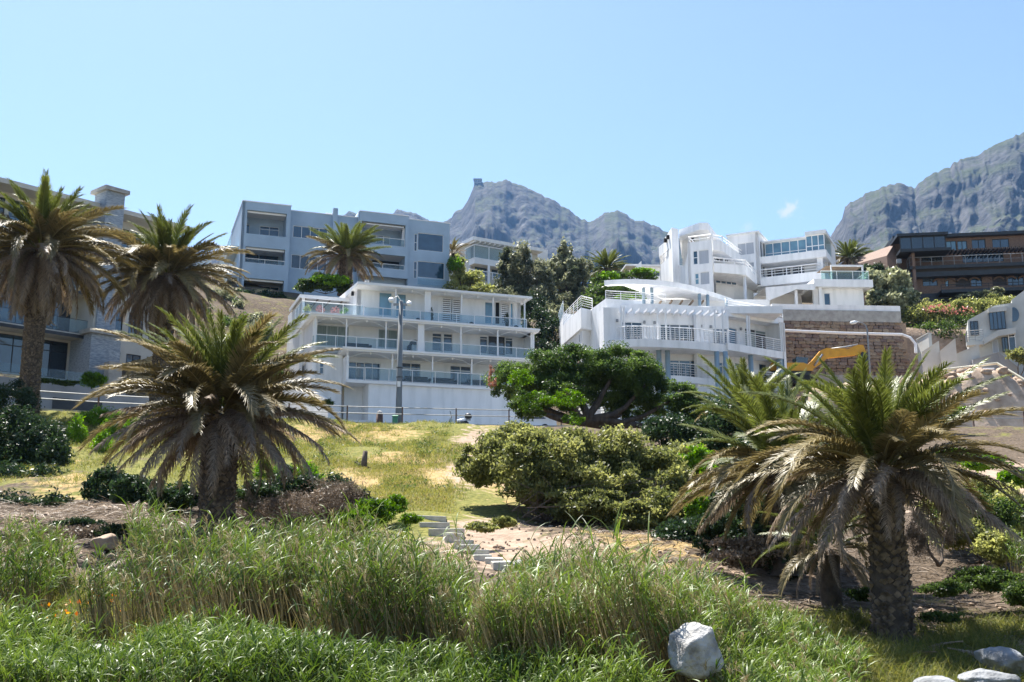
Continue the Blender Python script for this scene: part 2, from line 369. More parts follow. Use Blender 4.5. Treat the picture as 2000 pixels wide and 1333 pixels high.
gdry = np.maximum.reduce([np.clip(fbm(GX * .22, GY * .12, 4, 71) * 2.6 + .12, 0, .8) * (GY > 34) * (GX < 2), blob(GX, GY, -4.5, 43, 4.2, 10) * .9, blob(GX, GY, -9, 60, 6, 7) * .8, blob(GX, GY, 3, 28, 4, 4) * .6, blob(GX, GY, 20, 33, 5, 5) * .6]) * .95
gs = np.maximum.reduce([blob(GX, GY, -.6, 28, 2.0, 5), blob(GX, GY, -1.6, 52, 2.2, 15), blob(GX, GY, 1.2, 27.5, 1.6, 2.2), blob(GX, GY, 6.0, 24.5, 1.6, 1.5) * .8,
                        blob(GX, GY, 9.3, 17.5, 3.4, 2.6) * .8, blob(GX, GY, 18, 40, 9, 9) * .8, np.where((GX > 18) & (GY > 79) & (GY < 96), 1, 0) * 1.0])
ground = link('ground', np_mesh('ground', np.stack([GX, GY, GZ], -1).reshape(-1, 3), GF, True,
              {'grass': gg.ravel(), 'dry': gdry.ravel(), 'sand': gs.ravel()}), None, M['ground'])
tag(ground, kind='structure')
# road
rx = np.arange(-60, 75, 1.5); mb = MB(); n = len(rx)
ry0 = road_y(rx)
for i in range(n - 1):
    a, b_ = rx[i], rx[i + 1]
    mb.add([(a, ry0[i] + .35, ROADZ), (b_, ry0[i + 1] + .35, ROADZ), (b_, ry0[i + 1] + 7.6, ROADZ), (a, ry0[i] + 7.6, ROADZ)], [(0, 1, 2, 3)])
tag(mb.build('road', M['asphalt']), kind='structure')
mb = MB()
for i in range(n - 1):
    a, b_ = rx[i], rx[i + 1]; y0, y1 = ry0[i], ry0[i + 1]
    vs = [(a, y0, ROADZ - 1.0), (a, y0 + .35, ROADZ - 1.0), (a, y0 + .35, ROADZ + .12), (a, y0, ROADZ + .12)]
    vs += [(b_, y1, ROADZ - 1.0), (b_, y1 + .35, ROADZ - 1.0), (b_, y1 + .35, ROADZ + .12), (b_, y1, ROADZ + .12)]
    mb.add(vs, [(0, 4, 7, 3), (3, 7, 6, 2), (2, 6, 5, 1)])
tag(mb.build('kerb', M['concrete']), kind='structure')

mb = MB()                               # unseen pale paving added beyond the road to bounce sunlight onto the villa
for i in range(n - 1):
    a, b_ = rx[i], rx[i + 1]; y0, y1 = ry0[i] + 5.6, ry0[i + 1] + 5.6
    vs = [(a, y0, ROADZ - .3), (a, y0, ROADZ + .12), (a, y0 + 5, ROADZ + .12), (b_, y1, ROADZ - .3), (b_, y1, ROADZ + .12), (b_, y1 + 5, ROADZ + .12)]
    mb.add(vs, [(0, 3, 4, 1), (1, 4, 5, 2)])
tag(mb.build('bounce_pavement', M['pave']), kind='structure')
# ------------------------------------------------------------------ mountains
def mountain(name, outline, D, foot, seed, ledge, depth_scale=1.0):
    pxs = np.array([p[0] for p in outline], float); pys = np.array([p[1] for p in outline], float)
    cols = np.linspace(pxs[0], pxs[-1], 420)
    ridge_py = np.interp(cols, pxs, pys) + fbm(cols * .12, cols * 0 + seed, 5, seed) * 10
    rows = np.linspace(0, 1, 130)
    V = np.zeros((len(rows), len(cols), 3))
    X = (cols - 1000) / 2000 * D
    Zr = np.array([P(c, p, D).z for c, p in zip(cols, ridge_py)])
    prof_t, prof_z = ledge
    for j, t in enumerate(rows):
        # t 0 = foot (near), .8 = ridge, 1 = back
        gul = fbm(X * .014, np.full_like(X, t * 4.), 6, seed + 5)
        bay = fbm(X * .004, np.full_like(X, 3.3), 3, seed + 20)
        tt = np.clip(t / .8, 0, 1)
        fz = np.interp(tt + gul * .10 * (1 - tt) * tt * 4, prof_t, prof_z)
        Y = D - (D - foot) * (1 - tt) + (gul * 420 + bay * 500) * np.clip((1 - tt) * 3, 0, 1) * depth_scale
        z = 20 + (Zr - 20) * fz
        if t > .8:
            k = (t - .8) / .2; Y = D + k * 700; z = Zr * (1 - .5 * k)
        strata = (np.sin(z * .09 + gul * 14 + bay * 20) * 4 + fbm(X * .03, z * .03, 4, seed + 40) * 55) * np.clip((1 - tt) * 8, 0, 1)
        V[j, :, 0] = X * (Y / D); V[j, :, 1] = Y - strata; V[j, :, 2] = z
    r_, c_ = V.shape[:2]; ii = np.arange(r_ * c_).reshape(r_, c_)
    F = np.stack([ii[:-1, :-1], ii[:-1, 1:], ii[1:, 1:], ii[1:, :-1]], -1).reshape(-1, 4)
    o = link(name, np_mesh(name, V.reshape(-1, 3), F, False), None, M['mountain'])
    return tag(o, kind='structure')
mountain('mountain', [(300, 520), (480, 470), (600, 432), (655, 422), (668, 414), (688, 417), (735, 428), (764, 411), (800, 413), (838, 431), (856, 433), (878, 425), (882, 411), (900, 407), (908, 392), (916, 376),
         (925, 356), (945, 353), (965, 355), (988, 351), (1008, 359), (1040, 370), (1075, 388), (1100, 400), (1130, 422), (1155, 433), (1172, 427), (1190, 414), (1212, 410), (1234, 421),
         (1250, 429), (1272, 431), (1300, 445), (1350, 470), (1450, 510), (1560, 560)], 3000, 1500, 4,
         ([0, .3, .55, .62, .70, .76, .8, 1.0], [0, .22, .46, .68, .71, .74, .78, 1.0]))
mountain('mountain', [(1560, 530), (1630, 486), (1652, 455), (1672, 425), (1680, 402), (1720, 380), (1760, 366), (1790, 357), (1806, 362), (1824, 368), (1838, 356), (1860, 342), (1900, 325), (1925, 310), (1960, 304), (1985, 287),
         (2030, 270), (2120, 235), (2250, 200), (2450, 170), (2700, 190)], 2300, 1000, 14,
         ([0, .3, .5, .62, .75, .86, .9, 1.0], [0, .25, .42, .58, .68, .84, .90, 1.0]), .8)
c = P(933, 357, 2990); mb = MB(); mb.box(-11, 11, -9, 9, -22, 8).box(-13, 13, -11, 11, 6.5, 9.5)
t_ = empty('cable_station', c); mb.build('wall', M['concrete'], t_)
mb = MB()
for k in range(4): mb.box(-9 + k * 5, -6 + k * 5, -9.4, -9, -1, 4)
mb.build('window', M['glassd'], t_)
tag(t_, 'tiny square building on the summit of the flat-topped mountain', 'building')

# ------------------------------------------------------------------ building kit
class Frame:
    """thing whose local axes are u (along its front), w (into the building), z"""
    def __init__(s, name, loc, yaw, label, cat, group=None):
        s.o = empty(name, loc, R(yaw)); tag(s.o, label, cat, group)
        s.p = Vector(loc); s.c, s.s = math.cos(R(yaw)), math.sin(R(yaw))
    def loc(s, q):
        d = Vector(q) - s.p; return Vector((d.x * s.c + d.y * s.s, -d.x * s.s + d.y * s.c, d.z))
    def uz(s, px, py, w=0):             # where the view ray meets the plane w = const
        o = s.loc(CAM); d = s.loc(Vector(ray(px, py)) + s.p)
        t = (w - o.y) / d.y; q = o + d * t; return q.x, q.z
    def wz(s, px, py, u=0):
        o = s.loc(CAM); d = s.loc(Vector(ray(px, py)) + s.p)
        t = (u - o.x) / d.x; q = o + d * t; return q.y, q.z
    def u(s, px, py, w=0): return s.uz(px, py, w)[0]
    def z(s, px, py, w=0): return s.uz(px, py, w)[1]
def wall(F, a0, a1, b0, b1, c, holes=(), side=False, m='white', th=.3, name='wall', parent=None, flip=1):
    """wall with real openings; front wall: a=u, plane w=c; side wall: a=w, plane u=c. holes: (a0,a1,b0,b1)"""
    A = sorted({a0, a1, *[min(max(h[i], a0), a1) for h in holes for i in (0, 1)]}); B = sorted({b0, b1, *[min(max(h[i], b0), b1) for h in holes for i in (2, 3)]})
    mb = MB(); q = (lambda a, b, d: (c + d, a, b)) if side else (lambda a, b, d: (a, c + d, b))
    for i in range(len(A) - 1):
        for j in range(len(B) - 1):
            ca, cb = (A[i] + A[i + 1]) / 2, (B[j] + B[j + 1]) / 2
            if any(h[0] < ca < h[1] and h[2] < cb < h[3] for h in holes): continue
            mb.add([q(A[i], B[j], 0), q(A[i + 1], B[j], 0), q(A[i + 1], B[j + 1], 0), q(A[i], B[j + 1], 0)], [(0, 1, 2, 3)])
    for h in holes:
        k = [(h[0], h[2]), (h[1], h[2]), (h[1], h[3]), (h[0], h[3])]
        for i in range(4):
            a, b = k[i], k[(i + 1) % 4]
            mb.add([q(*a, 0), q(*b, 0), q(*b, th * flip), q(*a, th * flip)], [(0, 1, 2, 3)])
    k = [(a0, b0), (a1, b0), (a1, b1), (a0, b1)]
    for i in range(4):
        a, b = k[i], k[(i + 1) % 4]
        mb.add([q(*a, 0), q(*b, 0), q(*b, th * flip), q(*a, th * flip)], [(0, 1, 2, 3)])
    return mb.build(name, M[m], parent or F.o)
def window(F, a0, a1, b0, b1, c, nx=2, transom=0, side=False, fm='trim', gm='glass', name='window', inset=.1, fr=.055, blind=None, flip=1):
    """frame bars (part) with one pane object per light (sub-parts)"""
    q = (lambda x0, x1, z0, z1, d0, d1: (c + d0, c + d1, x0, x1, z0, z1)) if side else (lambda x0, x1, z0, z1, d0, d1: (x0, x1, c + d0, c + d1, z0, z1))
    d0, d1 = sorted((flip * (inset - .04), flip * (inset + .05))); g0, g1 = sorted((flip * (inset + .005), flip * (inset + .02)))
    mb = MB()
    mb.box(*q(a0, a1, b0, b0 + fr, d0, d1)); mb.box(*q(a0, a1, b1 - fr, b1, d0, d1))
    xs = np.linspace(a0, a1, nx + 1); zs = [b0, b1] if not transom else [b0, b0 + (b1 - b0) * transom, b1]
    for i, x in enumerate(xs):
        xx = min(max(x, a0 + fr / 2), a1 - fr / 2); mb.box(*q(xx - fr / 2, xx + fr / 2, b0 + fr, b1 - fr, d0 + .002, d1 - .002))
    if transom: mb.box(*q(a0 + fr, a1 - fr, zs[1] - fr / 2, zs[1] + fr / 2, d0 + .004, d1 - .004))
    f = mb.build(name, M[fm], F.o)
    for i in range(nx):
        for j in range(len(zs) - 1):
            MB().box(*q(xs[i] + .01, xs[i + 1] - .01, zs[j] + .01, zs[j + 1] - .01, g0, g1)).build('pane', M[blind if (blind and (i + j) % 2 == 0) else gm], f)
    return f
def balustrade(F, path, z, h=1.0, kind='glass', step=1.6, bars=5, m='trim', gm='clear', r=.028, name='balustrade', parent=None):
    """posts and rails along a local (u, w) path; glass panels are sub-parts"""
    mb = MB(); panels = []
    for (a, b) in zip(path[:-1], path[1:]):
        L_ = math.dist(a, b); n = max(1, round(L_ / step)); A = Vector((*a, z)); B = Vector((*b, z))
        for i in range(n + 1):
            p = A.lerp(B, i / n); mb.tube(p, p + Vector((0, 0, h)), r, n=6)
        mb.tube(A + Vector((0, 0, h)), B + Vector((0, 0, h)), r * 1.25, n=6)
        if kind == 'bars':
            for k in range(1, bars): mb.tube(A + Vector((0, 0, h * k / bars)), B + Vector((0, 0, h * k / bars)), r * .7, n=5)
        else:
            mb.tube(A + Vector((0, 0, .06)), B + Vector((0, 0, .06)), r * .8, n=5)
            d = (B - A).normalized(); nn = Vector((-d.y, d.x, 0)) * .006
            for i in range(n):
                p0 = A.lerp(B, i / n) + d * .04; p1 = A.lerp(B, (i + 1) / n) - d * .04
                panels.append([p0 - nn, p1 - nn, p1 + nn, p0 + nn])
    o = mb.build(name, M[m], parent or F.o)
    for k in panels: MB().prism([(p.x, p.y) for p in k], z + .08, z + h - .03).build('glass_panel', M[gm], o)
    return o
def part(F, name, m, *boxes, parent=None, bevel=0):
    mb = MB()
    for b in boxes: mb.box(*b)
    return mb.build(name, M[m], parent or F.o, bevel=bevel)

def PXR(F, c, r, side=False):           # pixel rectangle (x0,y0,x1,y1; y measured at mid x) on a wall plane
    x0, y0, x1, y1 = r; mx, my = (x0 + x1) / 2, (y0 + y1) / 2
    f = F.wz if side else F.uz
    a0, a1 = sorted((f(x0, my, c)[0], f(x1, my, c)[0])); return a0, a1, f(mx, y1, c)[1], f(mx, y0, c)[1]
def facade(F, c, a0, a1, b0, b1, wins=(), m='white', side=False, flip=1, th=.3):
    """wall with its windows; wins: (pixel rect, nx, transom, frame, glass, blind)"""
    hs = []
    for wn in wins:
        h = list(PXR(F, c, wn[0], side)) if len(wn[0]) == 4 and wn[0][0] > 60 else list(wn[0])
        h[2] = max(h[2], b0 + .02); h[3] = min(h[3], b1 - .05); h[0] = max(h[0], a0 + .03); h[1] = min(h[1], a1 - .03)
        if h[1] - h[0] > .1 and h[3] - h[2] > .1: hs.append((h, wn[1:]))
    wall(F, a0, a1, b0, b1, c, [h for h, _ in hs], side, m, flip=flip, th=th)
    for h, (n_, tr, fm, gm, bl) in hs: window(F, *h, c, n_, tr, side, fm, gm, blind=bl, flip=flip)

# ------------------------------------------------------------------ white villa with three balcony storeys
p = P(718, 835, 77.5)
F = F1 = Frame('white_villa', (p.x, p.y, ROADZ), 20.5, 'white three-storey villa with glass-fronted balconies behind the lamp post', 'house')
zc, zb, za, zr = F.z(900, 753, -.25), F.z(860, 690, -.5), F.z(820, 626, -.15), F.z(860, 565, .5)
u0 = F.u(677, 720, 0); uR = F.u(1064, 740, 0)
uB0 = F.u(615, 651, .3); uBR = F.u(1043, 690, .3); uA = F.u(704, 580, .9); uAR = F.u(1027, 600, .9)
wall(F, 0, uR - 1, -.6, zc - .22, 0, m='white', name='base_wall', th=6)
part(F, 'garage_recess', 'white', (u0 + .3, -.01, 2.2, 2.5, -.6, zc - .22))
part(F, 'side_wall', 'white', (uB0 - .02, u0 + .3, 2.6, 9, -.6, zc - .22)); facade(F, 1.6, uB0 + .02, u0 - .03, -.6, zb - .25, [((624, 704, 633, 731), 1, .5, 'trim', 'glass', None)])
part(F, 'balcony_slab', 'trim', (u0, uR, -.25, 3.0, zc - .22, zc))
part(F, 'balcony_slab', 'trim', (u0 - .4, uR + .3, -.45, 3.2, zb - .24, zb))
part(F, 'balcony_slab', 'trim', (uB0 - .4, uBR + .3, -.1, 9, za - .24, za))
# gutters
part(F, 'gutter', 'trim', (u0 - .45, uR + .35, -.57, -.452, zb - .12, zb + .03)); part(F, 'gutter', 'trim', (uB0 - .45, uBR + .35, -.22, -.102, za - .12, za + .03))
# storey walls (behind the balconies), with doors and windows
Z1 = lambda r, **k: r
facade(F, 2.3, u0, uR, zc, zb - .24, [((680, 708, 743, 744), 4, .72, 'trim', 'glass', None), ((783, 709, 822, 748), 2, .72, 'trim', 'glass', None), ((879, 715, 920, 754), 2, .75, 'trim', 'glass', None), ((985, 722, 1030, 760), 2, .75, 'trim', 'glass', None)])
facade(F, 2.6, uB0 - .02, uBR, zb, za - .24, [((617, 636, 681, 676), 3, 0, 'greytrim', 'curtain', None), ((739, 644, 777, 680), 2, 0, 'greytrim', 'curtain', None), ((844, 651, 863, 686), 1, .8, 'trim', 'glass', None), ((866, 652, 884, 687), 1, .8, 'trim', 'glass', None),
       ((937, 657, 953, 691), 1, .85, 'trim', 'glass', None), ((954, 657, 986, 693), 1, 0, 'dark', 'glassd', None), ((987, 660, 1002, 693), 1, .85, 'trim', 'glass', None)])
facade(F, 2.1, uA, uAR, za, zr - .2, [((740, 571, 766, 617), 1, 0, 'trim', 'glassb', None), ((772, 574, 794, 619), 1, 0, 'trim', 'glassb', None), ((863, 579, 900, 627), 2, 0, 'trim', 'glassd', None), ((979, 590, 995.5, 634), 1, 0, 'trim', 'glassd', None), ((947, 590, 966, 633), 1, 0, 'trim', 'glassb', None), ((967, 588, 977, 634), 1, 0, 'trim', 'black', None), ((997, 592, 1003, 636), 1, 0, 'trim', 'glassb', None)])
def shutter(F, r, w):
    a0, a1, b0, b1 = PXR(F, w, r); b0 = za + .03; mb = MB()
    for x in (a0, a1 - .06): mb.box(x, x + .06, w - .08, w - .02, b0, b1)
    n_ = 16
    o = mb.build('shutter', M['trim'], F.o)
    for k in range(n_):
        z = b0 + (b1 - b0) * (k + .15) / n_; mb = MB()
        mb.add([(a0 + .06, w - .085, z), (a1 - .06, w - .085, z), (a1 - .06, w - .03, z + (b1 - b0) / n_ * .75), (a0 + .06, w - .03, z + (b1 - b0) / n_ * .75), (a0 + .06, w - .085, z + .02), (a1 - .06, w - .085, z + .02)], [(0, 1, 2, 3), (0, 1, 5, 4)])
        mb.build('slat', M['trim'], o)
for r in ((863, 578, 881, 626), (883, 580, 900, 627), (978, 589, 996, 634)): shutter(F, r, 2.1)
# side walls
wS = 9.5
facade(F, uB0 - .02, 1.0, wS, -.6, za - .24, [((567, 634, 578, 677), 1, .5, 'trim', 'glass', None), ((584, 714, 597, 740), 1, .5, 'trim', 'blind', None)], side=True)
part(F, 'side_wall', 'white', (uB0 - .3, uB0 - .03, 5.6, 13, -2, zr - .45))
part(F, 'parapet', 'white', (u0 - .02, u0 + .1, -.05, 2.25, zc, zc + 1.85), (u0 + .1, F.u(681, 722, 0), -.05, .1, zc, zc + 1.85))
for k in range(5):
    q_ = F.wz(553 + k * 6, 697 - k * 2.6, uB0 - .02); part(F, 'vent', 'black', (uB0 - .03, uB0 - .022, q_[0], q_[0] + .1, q_[1], q_[1] + .12))
facade(F, uA, 2.1, 9, za, zr - .2, [((655, 581, 681, 601), 3, 0, 'trim', 'glass', None)], side=True)
wall(F, uA, uAR, za, zr - .2, 9, name='wall'); wall(F, 2.1, 9, za, zr - .2, uAR, side=True, flip=-1)
wall(F, .3, 9, -.6, za - .24, uBR, side=True, flip=-1)
# roof: shallow pitched sheet with white fascia
rf = MB().prism([(uA - .35, .55), (uAR + .35, .55), (uAR + .35, 9.4), (uA - .35, 9.4)], zr - .2, [zr, zr, zr + .5, zr + .5]).build('roof', M['roofw'], F.o)
part(F, 'gutter', 'trim', (uA - .35, uAR + .4, .42, .548, zr - .16, zr + .02), parent=rf)
a = F.uz(717, 545, 4); part(F, 'flue', 'metal', (a[0] - .07, a[0] + .07, 4, 4.14, zr, zr + 1.0), (a[0] - .16, a[0] + .16, 3.9, 4.24, zr + 1.0, zr + 1.12), parent=rf)
# posts, brackets and balustrades of the three verandas
def posts(F, pxs, py, w, z0, z1, wide=()):
    us = [F.u(x, py, w) for x in pxs]
    for i, u in enumerate(us):
        h = .26 if i in wide else .055
        MB().box(u - h, u + h, w - .055, w + .055, z0, z1).build('post', M['trim'], F.o)
    for a, b in zip(us[:-1], us[1:]):
        mb = MB()
        for s0, s1 in ((a, (a + b) / 2), (b, (a + b) / 2)):
            mb.path([(s0 + (s1 - s0) * t, w, z1 - .5 * (1 - t) ** 2 - .03) for t in (0, .25, .5, .75, 1)], .018, 4)
        mb.box((a + b) / 2 - .06, (a + b) / 2 + .06, w - .12, w + .06, z1 - .16, z1 - .003)
        mb.build('bracket', M['trim'], F.o)
    return us
pc = posts(F, (678, 766, 844.5, 921, 992, 1061), 720, 0.02, zc, zb - .24)
pb = posts(F, (615, 676, 753.5, 822, 900, 972, 1042), 660, .3, zb, za - .24, wide=(3,))
pa = posts(F, (772.5, 835, 901.5, 963, 1024.5), 600, .95, za, zr - .2, wide=(1,))
balustrade(F, [(pc[0], .02), (F.u(711, 722), .02)], zc, .98); balustrade(F, [(F.u(713, 722), -.12), (uR - .05, -.12)], zc, 1.0, step=1.9)
balustrade(F, [(uB0 - .02, 1.3), (uB0, .3), (pb[3] - .3, .3)], zb, .98); balustrade(F, [(pb[3] + .3, .3), (uBR, .3)], zb, .98)
uT = F.u(588, 600, .9)
balustrade(F, [(uT, 3.6), (uT, .6), (F.u(710, 600, .6), .6)], za, .98, gm='clear', step=1.5); balustrade(F, [(F.u(712, 600, .6), .75), (uAR, .75)], za, .95)
# pergola roof over the side terrace
uP0 = uB0 - .35; uP1 = uA
pr = part(F, 'pergola_roof', 'trim', (uP0 - .15, uP1, 5.3, 5.42, zr - .5, zr - .22), (uP0 - .15, uP0 - .03, 5.42, 11, zr - .5, zr - .22))
part(F, 'roof_sheet', 'ceiling', (uP0 - .03, uP1, 5.42, 11, zr - .34, zr - .26), parent=pr)
for k in range(6): part(F, 'rafter', 'wood', (uP0 + .4 + k * 1.0, uP0 + .46 + k * 1.0, 5.42, 11, zr - .45, zr - .341), parent=pr)
part(F, 'pergola_post', 'trim', (uP0 + .05, uP0 + .3, 5.45, 5.7, za, zr - .5))
part(F, 'terrace_back_wall', 'white2', (uP0, uP1, 9.5, 9.7, za, zr - .5))
# wall lantern
a = F.wz(693.5, 573, uA); mb = MB(); mb.box(uA - .30, uA - .10, a[0] - .1, a[0] + .1, a[1] - .22, a[1] + .16).lathe([(.16, 0), (.02, .14)], (uA - .2, a[0], a[1] + .16), 6).box(uA - .2, uA, a[0] - .02, a[0] + .02, a[1] + .2, a[1] + .25)
mb.build('wall_lantern', M['black'], F.o)
# outside stair with sloping parapet on the left
a = F.uz(570, 738, 1.2); b = F.uz(626, 771, -2.0)
mb = MB(); xs = (uB0 - 3.0, uB0 - 2.75)
mb.prism([(uB0 - 1.9, 3.0), (u0 - 1.6, -1.6), (u0 - 1.4, -1.45), (uB0 - 1.7, 3.15)], -.6, [4.7, 2.5, 2.5, 4.7]); mb.build('stair_parapet', M['white'], F.o)
part(F, 'forecourt_wall', 'white2', (uB0 - 3.5, u0 + 1.6, -2.6, -2.35, -.5, .95))
def on_deck(name, F, px, py, w, z, label, cat, build, group=None, rz=0):
    u = F.u(px, py, w); q = F.o.matrix_basis if False else None
    loc = F.p + Vector((u * F.c - w * F.s, u * F.s + w * F.c, z))
    e = empty(name, loc, math.atan2(F.s, F.c) + rz); tag(e, label, cat, group); build(e); return e
def ac_unit(e):
    MB().box(-.42, .42, -.16, .16, .05, .62).build('casing', M['trim'], e, bevel=.02)
    MB().lathe([(.23, 0), (.23, .012), (.05, .02)], (0, 0, 0), 20).build('fan_grille', M['dark'], e).matrix_local = Matrix.Translation((-.1, -.165, .34)) @ Matrix.Rotation(R(90), 4, 'X')
    for s in (-.3, .3): MB().box(s - .05, s + .05, -.15, .15, 0, .05).build('foot', M['dark'], e)
for x, y, l in ((818, 612, 'white air conditioner beside the blue doors on the top balcony'), (922, 625, 'white air conditioner under the louvre shutters, middle of the top balcony'), (1009, 632, 'white air conditioner at the far end of the top balcony')):
    on_deck('air_conditioner', F1, x, y, 1.7, za, l, 'air conditioner', ac_unit, 'air conditioners on the top balcony')
def sofa(e, L_=1.9):
    MB().box(-L_ / 2, L_ / 2, -.4, .4, .12, .42).build('seat', M['fabric'], e, bevel=.04)
    MB().box(-L_ / 2, L_ / 2, .28, .46, .42, .8).build('backrest', M['fabric'], e, bevel=.04)
    for s in (-1, 1): MB().box(s * L_ / 2 - .09, s * L_ / 2 + .09, -.4, .4, .421, .6).build('armrest', M['fabric'], e, bevel=.03)
on_deck('sofa', F1, 699, 668, 1.6, zb, 'dark outdoor sofa behind the glass on the middle balcony', 'sofa', sofa)
on_deck('sofa', F1, 815, 746, 1.3, zc, 'low dark lounge sofa on the lowest balcony near the lamp post', 'sofa', sofa, 'lounge seats on the lowest balcony')
on_deck('sofa', F1, 868, 751, 1.3, zc, 'low dark lounge seat on the lowest balcony, middle of the three', 'sofa', sofa, 'lounge seats on the lowest balcony')
on_deck('sofa', F1, 936, 755, 1.3, zc, 'low dark lounge seat on the lowest balcony nearest the tree', 'sofa', sofa, 'lounge seats on the lowest balcony')
def bbq(e):
    MB().box(-.1, .75, -.3, .3, 0, .85).build('cabinet', M['trim'], e, bevel=.02)
    MB().lathe([(.5, 0), (.48, .15), (.3, .38), (.05, .45)], (.2, 0, .85), 14).build('cover', M['fabric'], e, True)
    MB().prism([(-.42, -.2), (-.2, -.2), (-.2, .2), (-.42, .2)], [.2, .35, .35, .2], [.75, .95, .95, .75]).build('cover_flap', M['fabric'], e)
on_deck('barbecue', F1, 806, 672, 1.4, zb, 'white barbecue stand with a black cover on the middle balcony', 'barbecue', bbq)

# ------------------------------------------------------------------ grey apartment block
p = P(465, 575, 110)
F = F3 = Frame('grey_apartment_block', (p.x, p.y, 25), 20.5, 'blue-grey plastered apartment block with recessed balconies above the white villa', 'apartment block')
def block(F, u0, u1, w0, w1, z0, z1, m, name='block', open_front=True):
    mb = MB(); mb.add([(u0, w0, z1), (u1, w0, z1), (u1, w1, z1), (u0, w1, z1)], [(0, 1, 2, 3)])
    mb.add([(u1, w0, z0), (u1, w1, z0), (u1, w1, z1), (u1, w0, z1)], [(0, 1, 2, 3)]); mb.add([(u0, w1, z0), (u1, w1, z0), (u1, w1, z1), (u0, w1, z1)], [(0, 1, 2, 3)])
    return mb.build(name, M[m], F.o)
def loggia(F, u0, u1, z0, z1, w, deep, m, back, side_open=False, soff='ceiling', blind_h=.0):
    """recess: floor, soffit, inner walls and a back wall with its windows"""
    mb = MB(); mb.add([(u0, w, z1), (u1, w, z1), (u1, w + deep, z1), (u0, w + deep, z1)], [(0, 1, 2, 3)]); mb.build('soffit', M[soff], F.o)
    mb = MB(); mb.add([(u1, w, z0), (u1, w + deep, z0), (u1, w + deep, z1), (u1, w, z1)], [(0, 1, 2, 3)])
    if not side_open: mb.add([(u0, w, z0), (u0, w + deep, z0), (u0, w + deep, z1), (u0, w, z1)], [(0, 1, 2, 3)])
    mb.add([(u0, w, z0), (u1, w, z0), (u1, w + deep, z0), (u0, w + deep, z0)], [(0, 1, 2, 3)]); mb.build('inner_wall', M[m], F.o)
    facade(F, w + deep, u0, u1, z0, z1, back, m)
zt = F.z(465, 392); uL1 = F.u(568, 420)
L1 = PXR(F, 0, (466, 413, 560, 459)); L2 = PXR(F, 0, (464, 484, 556, 516)); L3 = PXR(F, 0, (460, 545, 555, 580))
lz = [(L1[2], L1[3]), (L2[2], L2[3]), (L3[2] - .5, L3[3])]
hol = [(.55, uL1 - .45, z0, z1) for z0, z1 in lz]
wall(F, 0, uL1, 0, zt, 0, hol, m='grey', th=.35)
bw = [[((464, 438, 488, 456), 2, 0, 'trim', 'glass', 'curtain'), ((507, 443, 545, 463), 2, .7, 'trim', 'glass', None)],
      [((470, 497, 505, 515), 2, 0, 'dark', 'glass', None), ((506, 500, 543, 519), 3, 0, 'dark', 'glass', None)], [((486, 560, 508, 574), 1, 0, 'trim', 'glass', None), ((510, 560, 545, 576), 2, 0, 'trim', 'glass', None)]]
for (z0, z1), b_ in zip(lz, bw):
    loggia(F, .35, uL1 - .4, z0 - .0, z1, .3, 2.6, 'grey', b_)
    part(F, 'awning_box', 'trim', (.6, uL1 - .5, .31, .5, z1 - .22, z1 - .02))
    if z0 < L1[2] - 1: balustrade(F, [(.55, .1), (uL1 - .45, .1)], z0, .55, gm='clear', step=2)
sidew = [((413, 441, 434, 459), 2, 0, 'greytrim', 'glassb', None), ((442, 428, 460, 458), 1, 0, 'greytrim', 'glassd', None)]
facade(F, 0, 0, 13, 0, zt, sidew, 'grey', side=True)
for z0, _ in lz[:2]:
    balustrade(F, [(-.9, 2.2), (-.9, 9)], z0 - 1.0, 1.3, gm='clear2', step=1.2); part(F, 'side_balcony', 'grey', (-1.0, -.01, 2, 9.2, z0 - 1.3, z0 - 1.01))
block(F, 0, uL1, 0, 13, 0, zt, 'grey')
part(F, 'roof_coping', 'trim', (-.05, uL1 + .05, -.05, 13, zt + .002, zt + .12))
# glazed roof light
e0, e1, f0, f1 = .6, uL1 - .2, .8, 6
sk = MB().add([(e0, f0, zt + .12), (e1, f0, zt + .12), (e1, f1, zt + .12), (e0, f1, zt + .12), (e0 + 1.6, (f0 + f1) / 2, zt + 1.1), (e1 - 1.6, (f0 + f1) / 2, zt + 1.1)], [(0, 1, 5, 4), (1, 2, 5), (2, 3, 4, 5), (3, 0, 4)]).build('roof_light', M['roofw'], F.o)
for k in range(5):
    x = e0 + 1.2 + k * (e1 - e0 - 2.4) / 4; MB().path([(x, f0, zt + .16), (min(max(x, e0 + 1.6), e1 - 1.6), (f0 + f1) / 2, zt + 1.16)], .09, 4).build('glazing_bar', M['trim'], sk)
# middle block
wm = 1.2; uM1 = F.u(703, 440, wm); zm = F.z(610, 416.5, wm)
facade(F, wm, uL1, uM1, 0, zm, [((572, 444, 640, 467), 4, 0, 'trim', 'glass', None), ((568.5, 500, 638, 527), 4, 0, 'trim', 'glassd', None), ((655, 505, 700, 530), 2, 0, 'dark', 'glassd', None)], 'grey')
block(F, uL1, uM1, wm, 12, 0, zm, 'grey'); part(F, 'roof_coping', 'trim', (uL1 + .06, uM1 - .06, wm - .05, 12, zm + .002, zm + .1))
a = F.u(654, 420, wm); part(F, 'chimney', 'grey', (a - .28, a + .28, wm - .5, wm + .1, zm - 3, zm + .75), bevel=.02); a = F.u(643, 415, 3); part(F, 'roof_unit', 'white2', (a - .4, a + .4, 3, 3.7, zm + .1, zm + .8))
